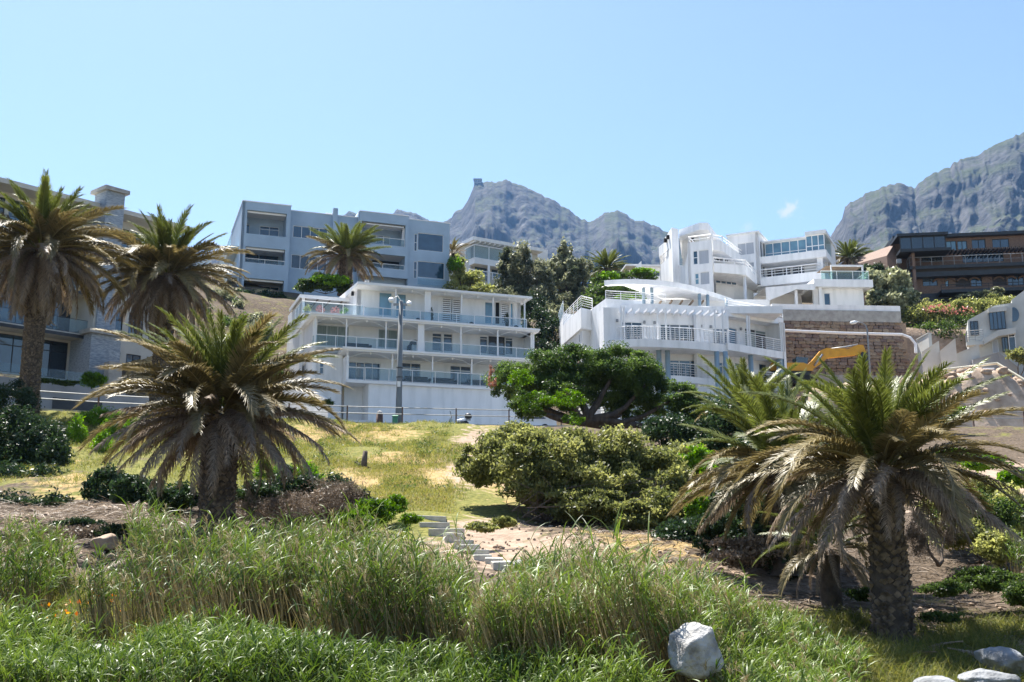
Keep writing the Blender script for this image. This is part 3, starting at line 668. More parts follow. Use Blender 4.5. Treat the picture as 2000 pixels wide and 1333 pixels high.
# right loggia block
wr = .2; r0, r1 = F.u(702.5, 430, wr), F.u(798, 440, wr); zq = F.z(750, 418, wr)
Q1 = PXR(F, wr, (709, 436, 791, 473)); Q2 = PXR(F, wr, (706, 497, 794, 525))
wall(F, r0, r1, F.z(750, 541, wr), zq, wr, [(r0 + .25, r1 - .35, Q1[2] - .4, Q1[3]), (r0 + .15, r1 - .35, Q2[2], Q2[3])], m='grey', th=.3)
loggia(F, r0 + .2, r1 - .3, Q1[2] - .4, Q1[3], wr + .25, 2.4, 'grey', [((722, 460, 762, 476), 3, 0, 'trim', 'glass', 'curtain')]); loggia(F, r0 + .1, r1 - .3, Q2[2], Q2[3], wr + .25, 2.4, 'grey', [((704, 503, 722, 524), 1, 0, 'trim', 'glassd', None), ((726, 509, 780, 527), 3, 0, 'dark', 'glassd', None)])
balustrade(F, [(r0 + .3, wr + .1), (r1 - .4, wr + .1)], Q1[2] - .4, .95, step=2.2); balustrade(F, [(r0 + .3, wr + .1), (r1 - .4, wr + .1)], Q2[2], .6, step=2.2)
part(F, 'awning', 'trim', (r0 + .9, r1 - .5, wr + .3, wr + 1.9, Q1[3] - .25, Q1[3] - .12))
mb = MB(); x = F.u(789, 450, wr + .6)
for k in range(6): mb.tube((x - .3 + k * .09, wr + .6, Q1[2] - .3), (x - .12 + k * .045, wr + .6, Q1[3] - .15), .05, n=5)
mb.build('curtain', M['white2'], F.o)
block(F, r0, r1, wr, 12, 0, zq, 'grey'); part(F, 'roof_coping', 'trim', (r0 - .05, r1 + .02, wr - .05, 12, zq + .002, zq + .1)); part(F, 'wall', 'grey', (r0, r1, wr + 1.2, wr + 1.4, 0, Q2[2] - .5))
mb = MB(); mb.add([(r0, wr, 0), (r0, 4, 0), (r0, 4, zq), (r0, wr, zq)], [(0, 1, 2, 3)]); mb.build('wall', M['grey'], F.o)
wq = .7; s1 = F.u(878, 480, wq); zs = F.z(836, 433, wq)
facade(F, wq, r1, s1, 0, zs, [((809, 457, 815, 491), 1, .5, 'trim', 'glass', None), ((816, 457, 866, 491), 1, 0, 'trim', 'glass', None), ((808, 511, 814.5, 544), 1, .5, 'trim', 'glass', None), ((815.5, 512, 868, 544), 1, 0, 'trim', 'glass', None)], 'grey')
block(F, r1, s1, wq, 12, 0, zs, 'grey'); part(F, 'roof_coping', 'trim', (r1 + .05, s1 + .05, wq - .05, 12, zs + .002, zs + .1))
part(F, 'glass_screen', 'clear', (r1 + 1.2, s1 - .3, wq - .6, wq - .58, F.z(836, 560, wq), F.z(836, 548, wq)))

# ------------------------------------------------------------------ stone-clad apartment block on the left
p = P(60, 745, 72)
F = F4 = Frame('stone_apartment_block', (p.x, p.y, 10.0), 50, 'stone-clad apartment block with glass balconies behind the tall palms on the left', 'apartment block')
ue = F.u(345, 640, 0); ul = -16
l0 = F.z(110, 742, 1.6); ztop = F.z(212, 410, -.3); nl = round((ztop - l0) / 3.05); lv = [l0 + (ztop - l0) * k / nl for k in range(nl + 1)]
pu = F.u(172, 690, -1.2); pu1 = F.u(236, 690, -1.2)
for i in range(nl):
    z0, z1 = lv[i], lv[i + 1]
    n_ = 7; xs = np.linspace(ul, pu, n_ + 1)
    ws = [((xs[k] + .15, xs[k + 1] - .15, z0 + .12, z1 - .45), 2, .72, 'dark', 'glass' if k % 2 else 'glassd', None) for k in range(n_)]
    xs2 = np.linspace(pu1, ue, 4)
    ws += [((xs2[k] + .25, xs2[k + 1] - .25, z0 + .3 + .5 * (i % 2), z1 - .6), 2, .6, 'dark', 'glass', None) for k in range(3)]
    facade(F, 1.6, ul, ue, z0, z1, ws, 'beige')
    if i: 
        part(F, 'balcony_slab', 'beige', (ul, pu + .6, -.3, 1.6, z0 - .28, z0)); part(F, 'slab_edge', 'dark', (ul, pu + .6, -.36, -.302, z0 - .34, z0 - .1))
        balustrade(F, [(ul, -.2), (pu + .5, -.2)], z0, 1.05, step=2.4, m='dark', r=.015)
        if i > 2: part(F, 'balcony_slab', 'beige', (pu1, ue, -.1, 1.6, z0 - .28, z0)); balustrade(F, [(pu1, 0), (ue, 0)], z0, 1.05, step=2.4, m='dark', r=.015)
part(F, 'roof', 'beige', (ul - .5, ue + .5, -.3, 10, lv[-1], lv[-1] + .35)); wall(F, 1.6, 10, -3, lv[-1], ue, side=True, m='beige', flip=-1)
part(F, 'pier', 'beige', (pu + .3, pu + 2.0, -1.0, 1.6, lv[1], lv[-2]))
cu = F.u(224, 400, -1.1); ch = part(F, 'chimney', 'stone', (cu - .75, cu + .75, -1.2, .6, lv[1], F.z(224, 376, -1.1)), bevel=.03); zch = F.z(224, 376, -1.1)
part(F, 'chimney_cap', 'concrete', (cu - 1.0, cu + 1.0, -1.45, .85, zch + .002, zch + .3), parent=ch)
zp = F.z(205, 655, -1.4); part(F, 'stone_pier', 'stone', (pu, pu1 - .2, -1.5, 1.6, -2, zp), bevel=.03); part(F, 'pier_cap', 'concrete', (pu - .3, pu1 + .1, -1.8, 1.6, zp + .002, zp + .3))
part(F, 'garden_pillar', 'concrete', (F.u(207, 740, -2.6), F.u(233, 740, -2.6), -2.9, -2.2, -3, F.z(220, 708, -2.6)))
part(F, 'planter', 'pgrey', (ul, pu + 1.5, -4.2, -3.9, -3, F.z(140, 752, -4)), (pu + 1.5, ue - 3, -3.6, -3.3, -3, F.z(140, 752, -4) - .2))
part(F, 'garden_glass', 'clear', (ul, pu, -3.0, -2.98, F.z(110, 747, -3), F.z(110, 722, -3)))
part(F, 'garage_door', 'dark', (F.u(103, 785, -4.25), F.u(200, 785, -4.25), -4.25, -4.21, -1.2, F.z(150, 781, -4.25)))

# ------------------------------------------------------------------ white villa with curved slabs
zD, zM, zT = P(1304, 733, 79).z, 16.8, 20.0
base = P(1300, 800, 80)
F2 = Frame('curved_villa', (base.x, base.y, ROADZ), 0, 'white villa with curved balcony slabs and a wing-shaped canopy on blue-grey columns', 'house')
def L2(v): v = F2.loc(v); return (v.x, v.y)
def curve(pts, z, n=8):                  # plan points of a slab edge seen at height z, smoothed
    P_ = [L2(PZ(x, y, z)) for x, y in pts]; out_ = []
    for i in range(len(P_) - 1):
        p0, p1, p2, p3 = P_[max(i - 1, 0)], P_[i], P_[i + 1], P_[min(i + 2, len(P_) - 1)]
        for k in range(n):
            t = k / n; out_.append(tuple(.5 * (2 * p1[j] + (p2[j] - p0[j]) * t + (2 * p0[j] - 5 * p1[j] + 4 * p2[j] - p3[j]) * t * t + (3 * p1[j] - p0[j] - 3 * p2[j] + p3[j]) * t ** 3) for j in (0, 1)))
    return out_ + [P_[-1]]
z_ = lambda a: a - ROADZ
rp = L2(PZ(1533, 687, 17.0)); back = [(rp[0] + 1, rp[1] + 9), (L2(P(1185, 600, 79))[0] - .5, rp[1] + 9)]
cm = curve([(1195, 664), (1245, 662), (1296, 663.5), (1360, 667), (1421, 674)], zM)
cr = [L2(PZ(1422, 668, 17.0)), L2(PZ(1533, 687, 17.0))]
MB().prism(cm + [(cm[-1][0] + .3, cm[-1][1] + 3), (cm[0][0], cm[0][1] + 3)], z_(zM) - .62, z_(zM)).build('balcony_slab', M['white'], F2.o)
MB().prism(cr + [(cr[1][0] - 1.5, cr[1][1] + 3), (cr[0][0] - 1.5, cr[0][1] + 3)], z_(zM) - .45, z_(zM) + .15).build('balcony_slab', M['white'], F2.o)
ct = curve([(1194, 597), (1245, 594), (1296, 594), (1356, 598), (1416, 604)], zT + .15)
MB().prism(ct + [(ct[-1][0] + .5, ct[-1][1] + 4), (ct[0][0], ct[0][1] + 4)], z_(zT) - .55, z_(zT) + .15).build('roof_slab', M['white'], F2.o)
crt = [L2(PZ(1417, 604, zT)), L2(PZ(1530, 622, zT))]
MB().prism(crt + [(crt[1][0] - 3, crt[1][1] + 6), (crt[0][0] - 3, crt[0][1] + 6)], z_(zT) - .55, z_(zT) - .01).build('roof_slab', M['white'], F2.o)
cl = curve([(1290, 733), (1340, 735), (1420, 744)], zD)
MB().prism(cl + [(cl[-1][0], cl[-1][1] + 3), (cl[0][0], cl[0][1] + 3)], z_(zD) - .5, z_(zD)).build('balcony_slab', M['white'], F2.o)
crd = [L2(PZ(1421, 741, zD)), L2(PZ(1536, 754, zD))]
MB().prism(crd + [(crd[1][0] - 1.5, crd[1][1] + 3), (crd[0][0] - 1.5, crd[0][1] + 3)], z_(zD) - .5, z_(zD)+.02).build('balcony_slab', M['white'], F2.o)
# facade walls: left part and right wing share F2 as parent through sub-frames
class Sub(Frame):
    def __init__(s, F, loc, yaw):
        s.o = empty('wing', F.loc(loc), R(yaw), F.o); s.p = Vector(loc); s.c, s.s = math.cos(R(yaw)), math.sin(R(yaw))
pl = PZ(1190, 664, zM); SL = Sub(F2, (pl.x, pl.y, ROADZ), 7)
pr_ = PZ(1422, 668, 17.0); SR = Sub(F2, (pr_.x, pr_.y, ROADZ), 37)
lu1 = SL.u(1424, 650, 2.0)
facade(SL, 2.0, 0, lu1, z_(zM), z_(zT) - .5, [((1214, 629, 1255, 668), 2, .82, 'trim', 'glassd', None), ((1290, 634, 1366, 668), 4, .84, 'trim', 'glassd', None), ((1393, 642, 1422, 672), 2, .84, 'trim', 'glass', None)])
facade(SL, 2.2, 0, lu1, -1.5, z_(zM) - .6, [((1306, 704, 1370, 738), 3, .8, 'trim', 'glass', None), ((1225, 700, 1265, 738), 2, .8, 'trim', 'glass', None), ((1400, 708, 1440, 745), 2, .8, 'trim', 'glass', None)])
ru1 = SR.u(1530, 660, .2)
facade(SR, 1.9, -1.5, ru1, z_(zM) + .15, z_(zT) - .55, [((1424, 641, 1440, 682), 1, .85, 'trim', 'glass', None), ((1456, 645, 1504, 686), 2, .85, 'trim', 'glassd', 'curtain')])
facade(SR, 2.0, -1.5, ru1, -1.5, z_(zM) - .45, [((1484, 712, 1508, 765), 1, 0, 'trim', 'glass', None), ((1436, 710, 1458, 750), 1, .8, 'trim', 'glass', None)])
wall(SR, .0, 7, -1.5, z_(zT) - .56, ru1, side=True, m='white', flip=-1)
part(SR, 'corner_post', 'white', (ru1 - .35, ru1 - .05, 0, .3, z_(zM) + .15, z_(zT) - .56)); part(SR, 'column', 'bluecol', (ru1 - .6, ru1 - .1, .1, .6, -1.5, z_(zM) - .45), bevel=.05)
part(SL, 'corner_wall', 'white', (-.3, SL.u(1211, 640, .5), .6, 2.2, -2, z_(zT) - .5))
for x in (1214, 1219, 1284.5, 1301, 1397, 1412): a = SL.u(x, 640, .25); MB().tube((a, .25, z_(zM)), (a, .25, z_(zT) - .5), .075, n=8).build('post', M['trim'], SL.o)
for x in (1460, 1464, 1524): a = SR.u(x, 650, .2); MB().tube((a, .2, z_(zM) + .15), (a, .2, z_(zT) - .5), .075, n=8).build('post', M['trim'], SR.o)
for x in (1287, 1304, 1400, 1417): a = SL.u(x, 700, .7); MB().tube((a, .7, -1), (a, .7, z_(zM) - .6), .2, n=14).build('column', M['bluecol'], SL.o, True)
a = SR.u(1466, 700, .5); MB().tube((a, .5, -1), (a, .5, z_(zM) - .45), .2, n=14).build('column', M['bluecol'], SR.o, True)
for k in range(14): a = SL.u(1215 + k * 15, 612, .9); part(SL, 'beam', 'trim', (a, a + .1, .2, 2.0, z_(zT) - .72, z_(zT) - .552))
for x, y, S, w_ in ((1205, 627, SL, .55), (1258, 630, SL, 2.0), (1278, 631, SL, 2.0), (1369, 638, SL, 2.0), (1388, 639, SL, 2.0), (1446, 643, SR, 1.9), (1507, 647, SR, 1.9)):
    a = S.uz(x, y, w_); part(S, 'wall_light', 'metal', (a[0] - .1, a[0] + .1, w_ - .14, w_, a[1] - .12, a[1] + .12), bevel=.04)
def edge_path(c_, off=.12): return [(x, y + off) for x, y in c_]
balustrade(F2, edge_path(cm[2:]), z_(zM), 1.0, 'bars', 1.2, 6); balustrade(F2, edge_path(cr), z_(zM) + .15, 1.0, 'bars', 1.4, 6)
balustrade(F2, edge_path(cl), z_(zD), 1.0, 'bars', 1.5, 5); balustrade(F2, edge_path(crd), z_(zD), 1.0, 'bars', 1.5, 5)
balustrade(F2, edge_path([crt[0], crt[1]], .2), z_(zT), .85, 'bars', 1.5, 4)
# roof terrace: canopy, columns, pergola
zK = P(1297, 551, 83.5).z
front = curve([(1180, 548), (1235, 545.5), (1297, 549), (1360, 559), (1421, 572), (1480, 588)], zK, 6)
rear = [(x + .3, y + .35 + 4.6 * min(1, max(0, i / len(front) - .12) / .3) ** .8) for i, (x, y) in enumerate(front)]
zk = [z_(zK) - .0 - max(0, (i / (len(front) - 1) - .55)) * 1.6 for i in range(len(front))]
mb = MB(); mb.prism(front + rear[::-1], [z - .42 for z in zk] + [z - .42 for z in zk[::-1]], zk + zk[::-1]); mb.build('canopy', M['white'], F2.o)
for x, y in ((1257, 572), (1273, 574), (1366, 582), (1382, 584), (1418, 590), (1501, 597)):
    q_ = F2.loc(P(x, y, 83.9 + max(0, x - 1300) * .022)); MB().tube((q_.x, q_.y, z_(zT) - .3), (q_.x, q_.y, z_(zK) - .44 - max(0, (x - 1340) / 160) * .62), .14, n=14).build('column', M['bluecol'], F2.o, True)
rb = [(L2(P(1186, 590, 81))), (L2(P(1500, 590, 88)))]
part(F2, 'terrace_wall', 'white2', (rb[0][0] + 2.5, rb[1][0], rb[0][1] + 6.4, rb[0][1] + 6.7, z_(zT), z_(zK) - .6))
part(F2, 'terrace_deck', 'white', (rb[0][0], rb[1][0] - .5, rb[0][1] + .5, rb[0][1] + 9, z_(zT) - .3, z_(zT) + .3))
for k in range(5): part(F2, 'pergola_beam', 'wood', (rb[0][0] + 5 + k * .9, rb[0][0] + 5.12 + k * .9, rb[0][1] + 4.4, rb[0][1] + 6.4, z_(zK) - 1.25, z_(zK) - 1.1))
# left side of the villa: tall side wall, projecting bay, roof rails
sw = [L2(P(1184, 600, 80.0)), L2(P(1128, 610, 88)), L2(P(1096, 610, 94))]
zs_ = z_(P(1184, 583, 80).z)
mb = MB(); mb.prism([sw[0], (sw[0][0] + 3, sw[0][1] + 1), (sw[0][0] + 3, sw[1][1] + 3), sw[1]], -2, zs_); mb.build('side_wall', M['white'], F2.o)
bay = [L2(P(1135, 620, 83)), L2(P(1157, 620, 84)), L2(P(1130, 620, 91)), L2(P(1100, 620, 90))]
mb = MB(); mb.prism(bay, z_(P(1135, 641, 83).z), z_(P(1135, 601, 83).z)); mb.build('bay', M['white'], F2.o)
mb = MB(); mb.prism([(x * .985, y + .6) for x, y in bay], -2, z_(P(1135, 641, 83).z)-.01); mb.build('lower_wall', M['white2'], F2.o)
lb = [L2(P(1130, 620, 90.9)), L2(P(1100, 620, 90)), L2(P(1091, 620, 95)), L2(P(1130, 620, 97))]
mb = MB(); mb.prism(lb, -2, z_(P(1100, 612, 90).z)); mb.build('lower_wall', M['white'], F2.o)
balustrade(F2, [bay[3], bay[0], bay[1]], z_(P(1135, 601, 83).z), 1.0, 'bars', 1.3, 5); balustrade(F2, [lb[2], lb[1]], z_(P(1100, 612, 90).z) - .2, 1.3, gm='clear', step=1.2)
balustrade(F2, [(sw[0][0], sw[0][1] + .3), (sw[0][0] + 5, sw[0][1] + 1.5)], zs_, .7, 'bars', 1.3, 4)
a = L2(P(1143, 655, 84.5)); part(F2, 'window', 'glassd', (a[0] - .5, a[0] + .6, a[1] - .05, a[1] + .05, z_(P(1143, 668, 84.5).z), z_(P(1143, 655, 84.5).z)))

# ------------------------------------------------------------------ terraced white house on the upper right
base = P(1394, 590, 98)
F5 = Frame('terraced_house', (base.x, base.y, 20), 0, 'large white terraced house with angular balconies and glazed top floor, upper right', 'house')
def L5(px, py, Y): v = P(px, py, Y); return (v.x - base.x, v.y - base.y)
def Z5(px, py, Y): return P(px, py, Y).z - 20
S5 = Sub(F5, (base.x, base.y, 20), -26)           # prow, left face
zt5, zmid, zlow = Z5(1391, 469, 98), Z5(1396, 514, 98), Z5(1396, 556, 98)
aL = S5.u(1344, 520, 0)
facade(S5, 0, aL, 0, -2, zt5, [((1353.5, 490, 1362.5, 517), 1, .5, 'trim', 'glass', None), ((1364, 488, 1385, 516), 1, 0, 'trim', 'blind', None), ((1357, 534, 1365, 556), 1, .5, 'trim', 'glassb', None), ((1367, 531, 1386, 556), 1, 0, 'trim', 'blind', None)], 'white')
wall(S5, 0, 9, -2, zt5, aL, side=True, m='white')
# stepped balconies to the right of the prow
def band(F, pts, z0, z1, dy=4.0, m='white', name='balcony'):
    q = [L5(*p_) for p_ in pts]; return MB().prism(q + [(q[-1][0] + .2, q[-1][1] + dy), (q[0][0] + .5, q[0][1] + dy)], z0, z1).build(name, M[m], F.o)
t1 = [(1392, 468, 98), (1411, 470, 98.6), (1450, 497, 104)]; t2 = [(1394, 514, 98), (1456, 514, 99), (1481, 531, 104)]
band(F5, t1, zt5 - 1.0, zt5, 3); band(F5, t2, zmid - .95, zmid, 3)
for t_, z in ((t1, zt5), (t2, zmid)):
    q = [L5(*a) for a in t_]; balustrade(F5, [(x, y + .12) for x, y in q], z - .02, .62, 'bars', 1.3, 2, r=.05)
balustrade(S5, [(aL + .1, 3), (aL + .1, .15), (-.1, .15)], zt5, .62, 'bars', 1.3, 2, r=.05)
iw = [(1398, 540, 101.5), (1432, 540, 102.5), (1490, 540, 107)]
q = [L5(*a) for a in iw]
mb = MB(); mb.prism(q + [(q[-1][0], q[-1][1] + 5), (q[0][0], q[0][1] + 7)], -3, zt5 - .95); mb.build('inner_wall', M['white2'], F5.o)
S5b = Sub(F5, P(1398, 540, 101.3), 24)
for r in ((1397, 490, 1412, 512), (1414, 494, 1422, 512)): a0, a1, b0, b1 = PXR(S5b, 0, r); window(S5b, a0, a1, b0, b1, -.12, 2, 0, fm='trim', gm='glassd')
a0, a1, b0, b1 = PXR(S5b, 0, (1397, 535, 1438, 556)); window(S5b, a0, a1, b0, b1, -.12, 4, 0, fm='trim', gm='glass')
q = L5(1455, 540, 99.4); MB().tube((q[0], q[1] + .3, -3), (q[0], q[1] + .3, zmid - .95), .17, n=12).build('column', M['trim'], F5.o, True)
# upper storey behind the prow and its angular roof
zr5 = Z5(1365, 441, 102)
ro = [(1326, 448, 103.5), (1366, 440, 101), (1383, 441, 101), (1410, 462, 108), (1400, 460, 112), (1330, 446, 112)]
q = [L5(*a) for a in ro]; MB().prism(q, zr5 - .75, zr5).build('roof', M['white'], F5.o)
q = [L5(*a) for a in ((1332, 470, 105), (1368, 470, 103), (1381, 470, 103), (1404, 470, 109), (1336, 470, 112))]; MB().prism(q, zt5 - 3, zr5 - .752).build('upper_storey', M['white2'], F5.o)
S5c = Sub(F5, P(1350, 470, 103.9), -24); a0, a1, b0, b1 = PXR(S5c, -.1, (1350, 460, 1372, 472)); window(S5c, a0, a1, b0, b1, -.2, 2, 0, fm='wood', gm='glassd')
# stair tower and chimney on the left, lit side
q = [L5(*a) for a in ((1312, 450, 101), (1325, 450, 101.5), (1322, 450, 106), (1297, 450, 105))]; zt_ = Z5(1312, 445, 101)
MB().prism(q, -3, zt_).build('chimney', M['white'], F5.o)
for k in range(2):
    a = L5(1300 + k * 5, 452, 103.8 - k * 1.2); part(F5, 'chimney_vent', 'black', (a[0] - .22, a[0] + .1, a[1] - .35, a[1] + .1, zt_ - .75, zt_ - .4))
q = [L5(*a) for a in ((1336, 480, 99.5), (1347, 480, 99), (1340, 480, 108), (1303, 480, 106))]; MB().prism(q, -4, [zt5 - 2.2, zt5 - .2, zt5 - .2, zt5 - .5]).build('stair_tower', M['white'], F5.o)
q = [L5(*a) for a in ((1287, 490, 107), (1302, 486, 104.5), (1304, 486, 108), (1290, 490, 110))]; MB().prism(q, Z5(1290, 497, 106), Z5(1290, 478, 106)).build('side_balcony', M['white'], F5.o)
q = [L5(*a) for a in ((1290, 520, 106), (1312, 520, 102), (1325, 520, 107), (1300, 520, 110))]; MB().prism(q, -4, Z5(1300, 508, 104)).build('side_wing', M['white'], F5.o)
balustrade(F5, [q[3], q[0], q[1]], Z5(1300, 508, 104), .8, 'bars', 1.3, 3, r=.04)
# centre block
S5d = Sub(F5, P(1482, 500, 103), -27); aC = S5d.u(1421, 480, 0); zc5 = S5d.z(1470, 456, 0)
facade(S5d, 0, aC, 0, -3, zc5, [((1440, 474, 1473, 498), 2, 0, 'trim', 'blind', None), ((1462, 512, 1473, 522), 1, 0, 'trim', 'blind', None)])
facade(S5d, 0, 0, 8, -3, zc5, [((1485, 472, 1490, 503), 1, 0, 'trim', 'glass', None), ((1487, 516, 1495, 540), 2, 0, 'trim', 'glassd', None)], side=True, flip=-1)
part(S5d, 'roof', 'roofw', (aC - .1, .15, -.15, 8, zc5 + .002, zc5 + .18))
# glazed right wing
S5e = Sub(F5, P(1612, 500, 101), -26); eL = S5e.u(1495, 490, 1.5); e2 = S5e.u(1572, 490, 0)
zg0, zg1 = S5e.z(1540, 501, 1.0), S5e.z(1540, 470, 1.0)
a_ = S5e.u(1533, 490, 1.2)
part(S5e, 'floor_slab', 'white', (eL - .5, .1, 0, 7, zg0 - .75, zg0))
for u0_, u1_, w_, n_ in ((eL, e2, 1.2, 5), (e2 + .1, -.02, .2, 3)): window(S5e, u0_, u1_, zg0 + .02, zg1, w_, n_, .32, fm='trim', gm='glassb', inset=0, fr=.08)
part(S5e, 'roof', 'roofw', (eL - .3, e2 + .1, .9, 7, zg1 + .002, zg1 + .2), (e2 + .1, .2, -.1, 7, zg1 + .002, zg1 + .38)); part(S5e, 'glass_return', 'clear', (-.04, 0, .3, 4, zg0, zg1)); part(S5e, 'back_wall', 'white2', (eL, 0, 6.5, 6.8, -3, zg1)); part(S5e, 'end_wall', 'white', (-.5, .1, 4, 6.4, zg0, zg1 + .3))
zf2 = S5e.z(1550, 537, 0); 
facade(S5e, 2.5, eL - .5, -.2, zf2 - 1, zg0 - .75, [((1497, 518, 1545, 540), 3, 0, 'trim', 'glassd', None), ((1547, 514, 1572, 536), 2, 0, 'trim', 'glassd', None)], 'white2')
part(S5e, 'column', 'white', (-.9, -.35, .3, .9, zf2, zg0 - .75)); part(S5e, 'floor_slab', 'white', (eL - .8, -.1, -.3, 4, zf2 - .95, zf2))
balustrade(S5e, [(eL - .6, -.2), (-.9, -.2), (-.2, .8)], zf2, .85, 'bars', 1.6, 3, r=.045)
wall(S5e, eL - 1, .0, -4, zf2 - .95, 1.0, m='white2')
# terrace level with pergola, and the lower storey
S5f = Sub(F5, P(1600, 560, 97), 3); zf = S5f.z(1640, 546, 0); fL, fR = S5f.u(1500, 560, 0), S5f.u(1705, 552, 0)
part(S5f, 'terrace_slab', 'white', (S5f.u(1590, 555, 0), fR, 0, 7, zf - .75, zf)); balustrade(S5f, [(S5f.u(1604, 540, .2), .3), (fR - .3, .2), (fR - .3, 4)], zf, .9, gm='clear2', step=1.6)
pg = part(S5f, 'pergola', 'trim', (S5f.u(1622, 520, .6), S5f.u(1684, 522, .6), .5, .62, zf + 1.45, zf + 1.62), (S5f.u(1683, 530, .6), S5f.u(1686, 530, .6), .5, .62, zf, zf + 1.6), (S5f.u(1622, 530, .6), S5f.u(1624, 530, .6), .5, .62, zf, zf + 1.6))
for k in range(7): part(S5f, 'slat', 'wood', (S5f.u(1612, 530, 1), S5f.u(1682, 530, 1), .8 + k * .4, .95 + k * .4, zf + 1.5, zf + 1.58), parent=pg)
part(S5f, 'planter', 'darkwood', (S5f.u(1630, 520, 3), S5f.u(1680, 520, 3), 3.4, 3.9, zf, zf + 1.9))
mb = MB(); x0, x1, x2 = S5f.u(1495, 560, 0), S5f.u(1592, 560, 0), S5f.u(1540, 575, 0); zl = S5f.z(1550, 590, 0)
mb.add([(x0, 0, zf - .9), (x1, 0, zf - .45), (x1, 0, zl + 1.2), (x2 + .8, 0, zl + 1.25), (x2, 0, zl + .9), (x0, 0, zl + .0), (x0, 5, zf - .9), (x1, 5, zf - .45)], [(0, 5, 4, 3, 2, 1), (0, 1, 7, 6)]); mb.build('curved_parapet', M['white'], F5.o).parent = S5f.o
facade(S5f, .9, S5f.u(1588, 570, .9), S5f.u(1686, 570, .9), -4, zf - .75, [((1610, 573, 1622, 598), 1, 0, 'greytrim', 'glass', None)], 'white'); part(S5f, 'back_wall', 'white2', (x0, x1, 4, 4.3, -4, zf - .5)); part(S5f, 'pillar', 'white', (S5f.u(1553, 580, .3), S5f.u(1558, 580, .3), .3, .6, -4, zl + 1.25), (S5f.u(1600, 580, .3), S5f.u(1606, 580, .3), .3, .6, -4, zf - .75))
# small white outbuilding left of it
c5 = P(1262, 560, 112)
F9 = Frame('garden_room', (c5.x, c5.y, 20), 5, 'small white flat-roofed outbuilding with sloping wall, left of the terraced house', 'outbuilding')
zz = F9.z(1262, 522, 0); g0, g1 = F9.u(1242, 540, 0), F9.u(1290, 540, 0)
facade(F9, 0, g0, g1, 0, zz, [((1262, 529, 1290, 540), 3, 0, 'trim', 'glass', None)], 'white'); part(F9, 'roof', 'roofw', (g0 - 1.2, g1 + .3, -.4, 4, zz + .002, zz + .2)); MB().prism([(g0 - .9, -.8), (g0 + .5, -.8), (g0 + .5, -.5), (g0 - .9, -.5)], 0, [zz - 1.0, zz + .5, zz + .5, zz - 1.0]).build('sloping_wall', M['white'], F9.o)

# ------------------------------------------------------------------ pale house far behind the trees
c8 = P(920, 560, 138); F8 = Frame('pale_house', (c8.x, c8.y, 34), 32, 'pale cream house with curved balcony half hidden behind the evergreen trees', 'house')
z8 = F8.z(930, 470, 0); u8 = F8.u(1050, 500, 0)
facade(F8, 0, 0, u8, -3, z8 - .5, [((927, 520, 952, 548), 1, 0, 'greytrim', 'glass', None), ((960, 520, 985, 545), 2, 0, 'greytrim', 'glass', None)], 'beige')
wall(F8, 0, 10, -3, z8 - .5, 0, side=True, m='beige')
part(F8, 'roof', 'roofw', (-.6, u8, -1.6, 10, z8 - .5, z8)); zb8 = F8.z(930, 505, -1.4); part(F8, 'balcony', 'white2', (-.4, u8 - 2, -1.6, 0, zb8 - .8, zb8)); balustrade(F8, [(-.4, 1.0), (-.4, -1.5), (u8 - 2, -1.5)], zb8, 1.9, gm='clear', step=2.4, r=.06)
for k in range(9): part(F8, 'pergola_beam', 'trim', (-.3 + k * .8, -.15 + k * .8, -1.5, 0, z8 - .72, z8 - .502))
a = F8.u(1060, 510, 2); part(F8, 'chimney', 'white2', (a - .7, a + .9, 2, 3.5, -3, F8.z(1060, 487, 2))); part(F8, 'stair_rail', 'trim', (F8.u(953, 540, -2), F8.u(957, 540, -2), -2, -1.9, -3, zb8 - .8)); balustrade(F8, [(F8.u(915, 540, -2), -2), (F8.u(985, 540, -2), -2)], F8.z(950, 545, -2), 1.0, 'bars', 2, 2, r=.05)

# ------------------------------------------------------------------ brick house with dark timber balconies
c6 = P(1784, 590, 108); F6 = Frame('brick_house', (c6.x, c6.y, 24), -9, 'brown brick house with dark timber balconies and metal railings at the right edge', 'house')
F = F6; uE = F.u(2060, 500, 0); zr6 = F.z(1900, 464, 1.5); zd = F.z(1890, 517, -.6); zl6 = F.z(1890, 566, -.6); zu = F.z(1890, 493, 1)
facade(F, 1.5, -1.2, uE, zd, zr6, [((1848, 471, 1868, 490), 2, 0, 'dark', 'glassb', None), ((1870, 471, 1889, 488), 2, 0, 'dark', 'glassb', None), ((1898, 468, 1925, 486), 2, 0, 'dark', 'glass', None), ((1938, 467, 1971, 484), 2, 0, 'dark', 'glass', None), ((1800, 496, 1840, 512), 3, 0, 'dark', 'glassd', None), ((1880, 494, 1960, 512), 4, 0, 'dark', 'glassd', None)], 'brick')
facade(F, .6, -.2, uE, zl6, zd - .6, [((1802, 543, 1831, 559), 2, 0, 'dark', 'glass', None), ((1846, 541, 1853, 560), 1, 0, 'dark', 'glassb', None), ((1866, 540, 1895, 560), 1, 0, 'darkwood', 'darkwood', None), ((1896, 540, 1918, 560), 2, 0, 'dark', 'glass', None), ((1938, 537, 1966, 558), 1, 0, 'darkwood', 'darkwood', None), ((1968, 536, 2000, 558), 3, 0, 'dark', 'glass', None)], 'brick')
part(F, 'roof', 'dark', (-1.5, uE, .8, 10, zr6 + .002, zr6 + .35))
b0 = F.u(1757, 470, -1.2); b1 = F.u(1847, 470, -1.2); zb0, zb1 = F.z(1800, 487, -1.2), F.z(1800, 462, -1.2)
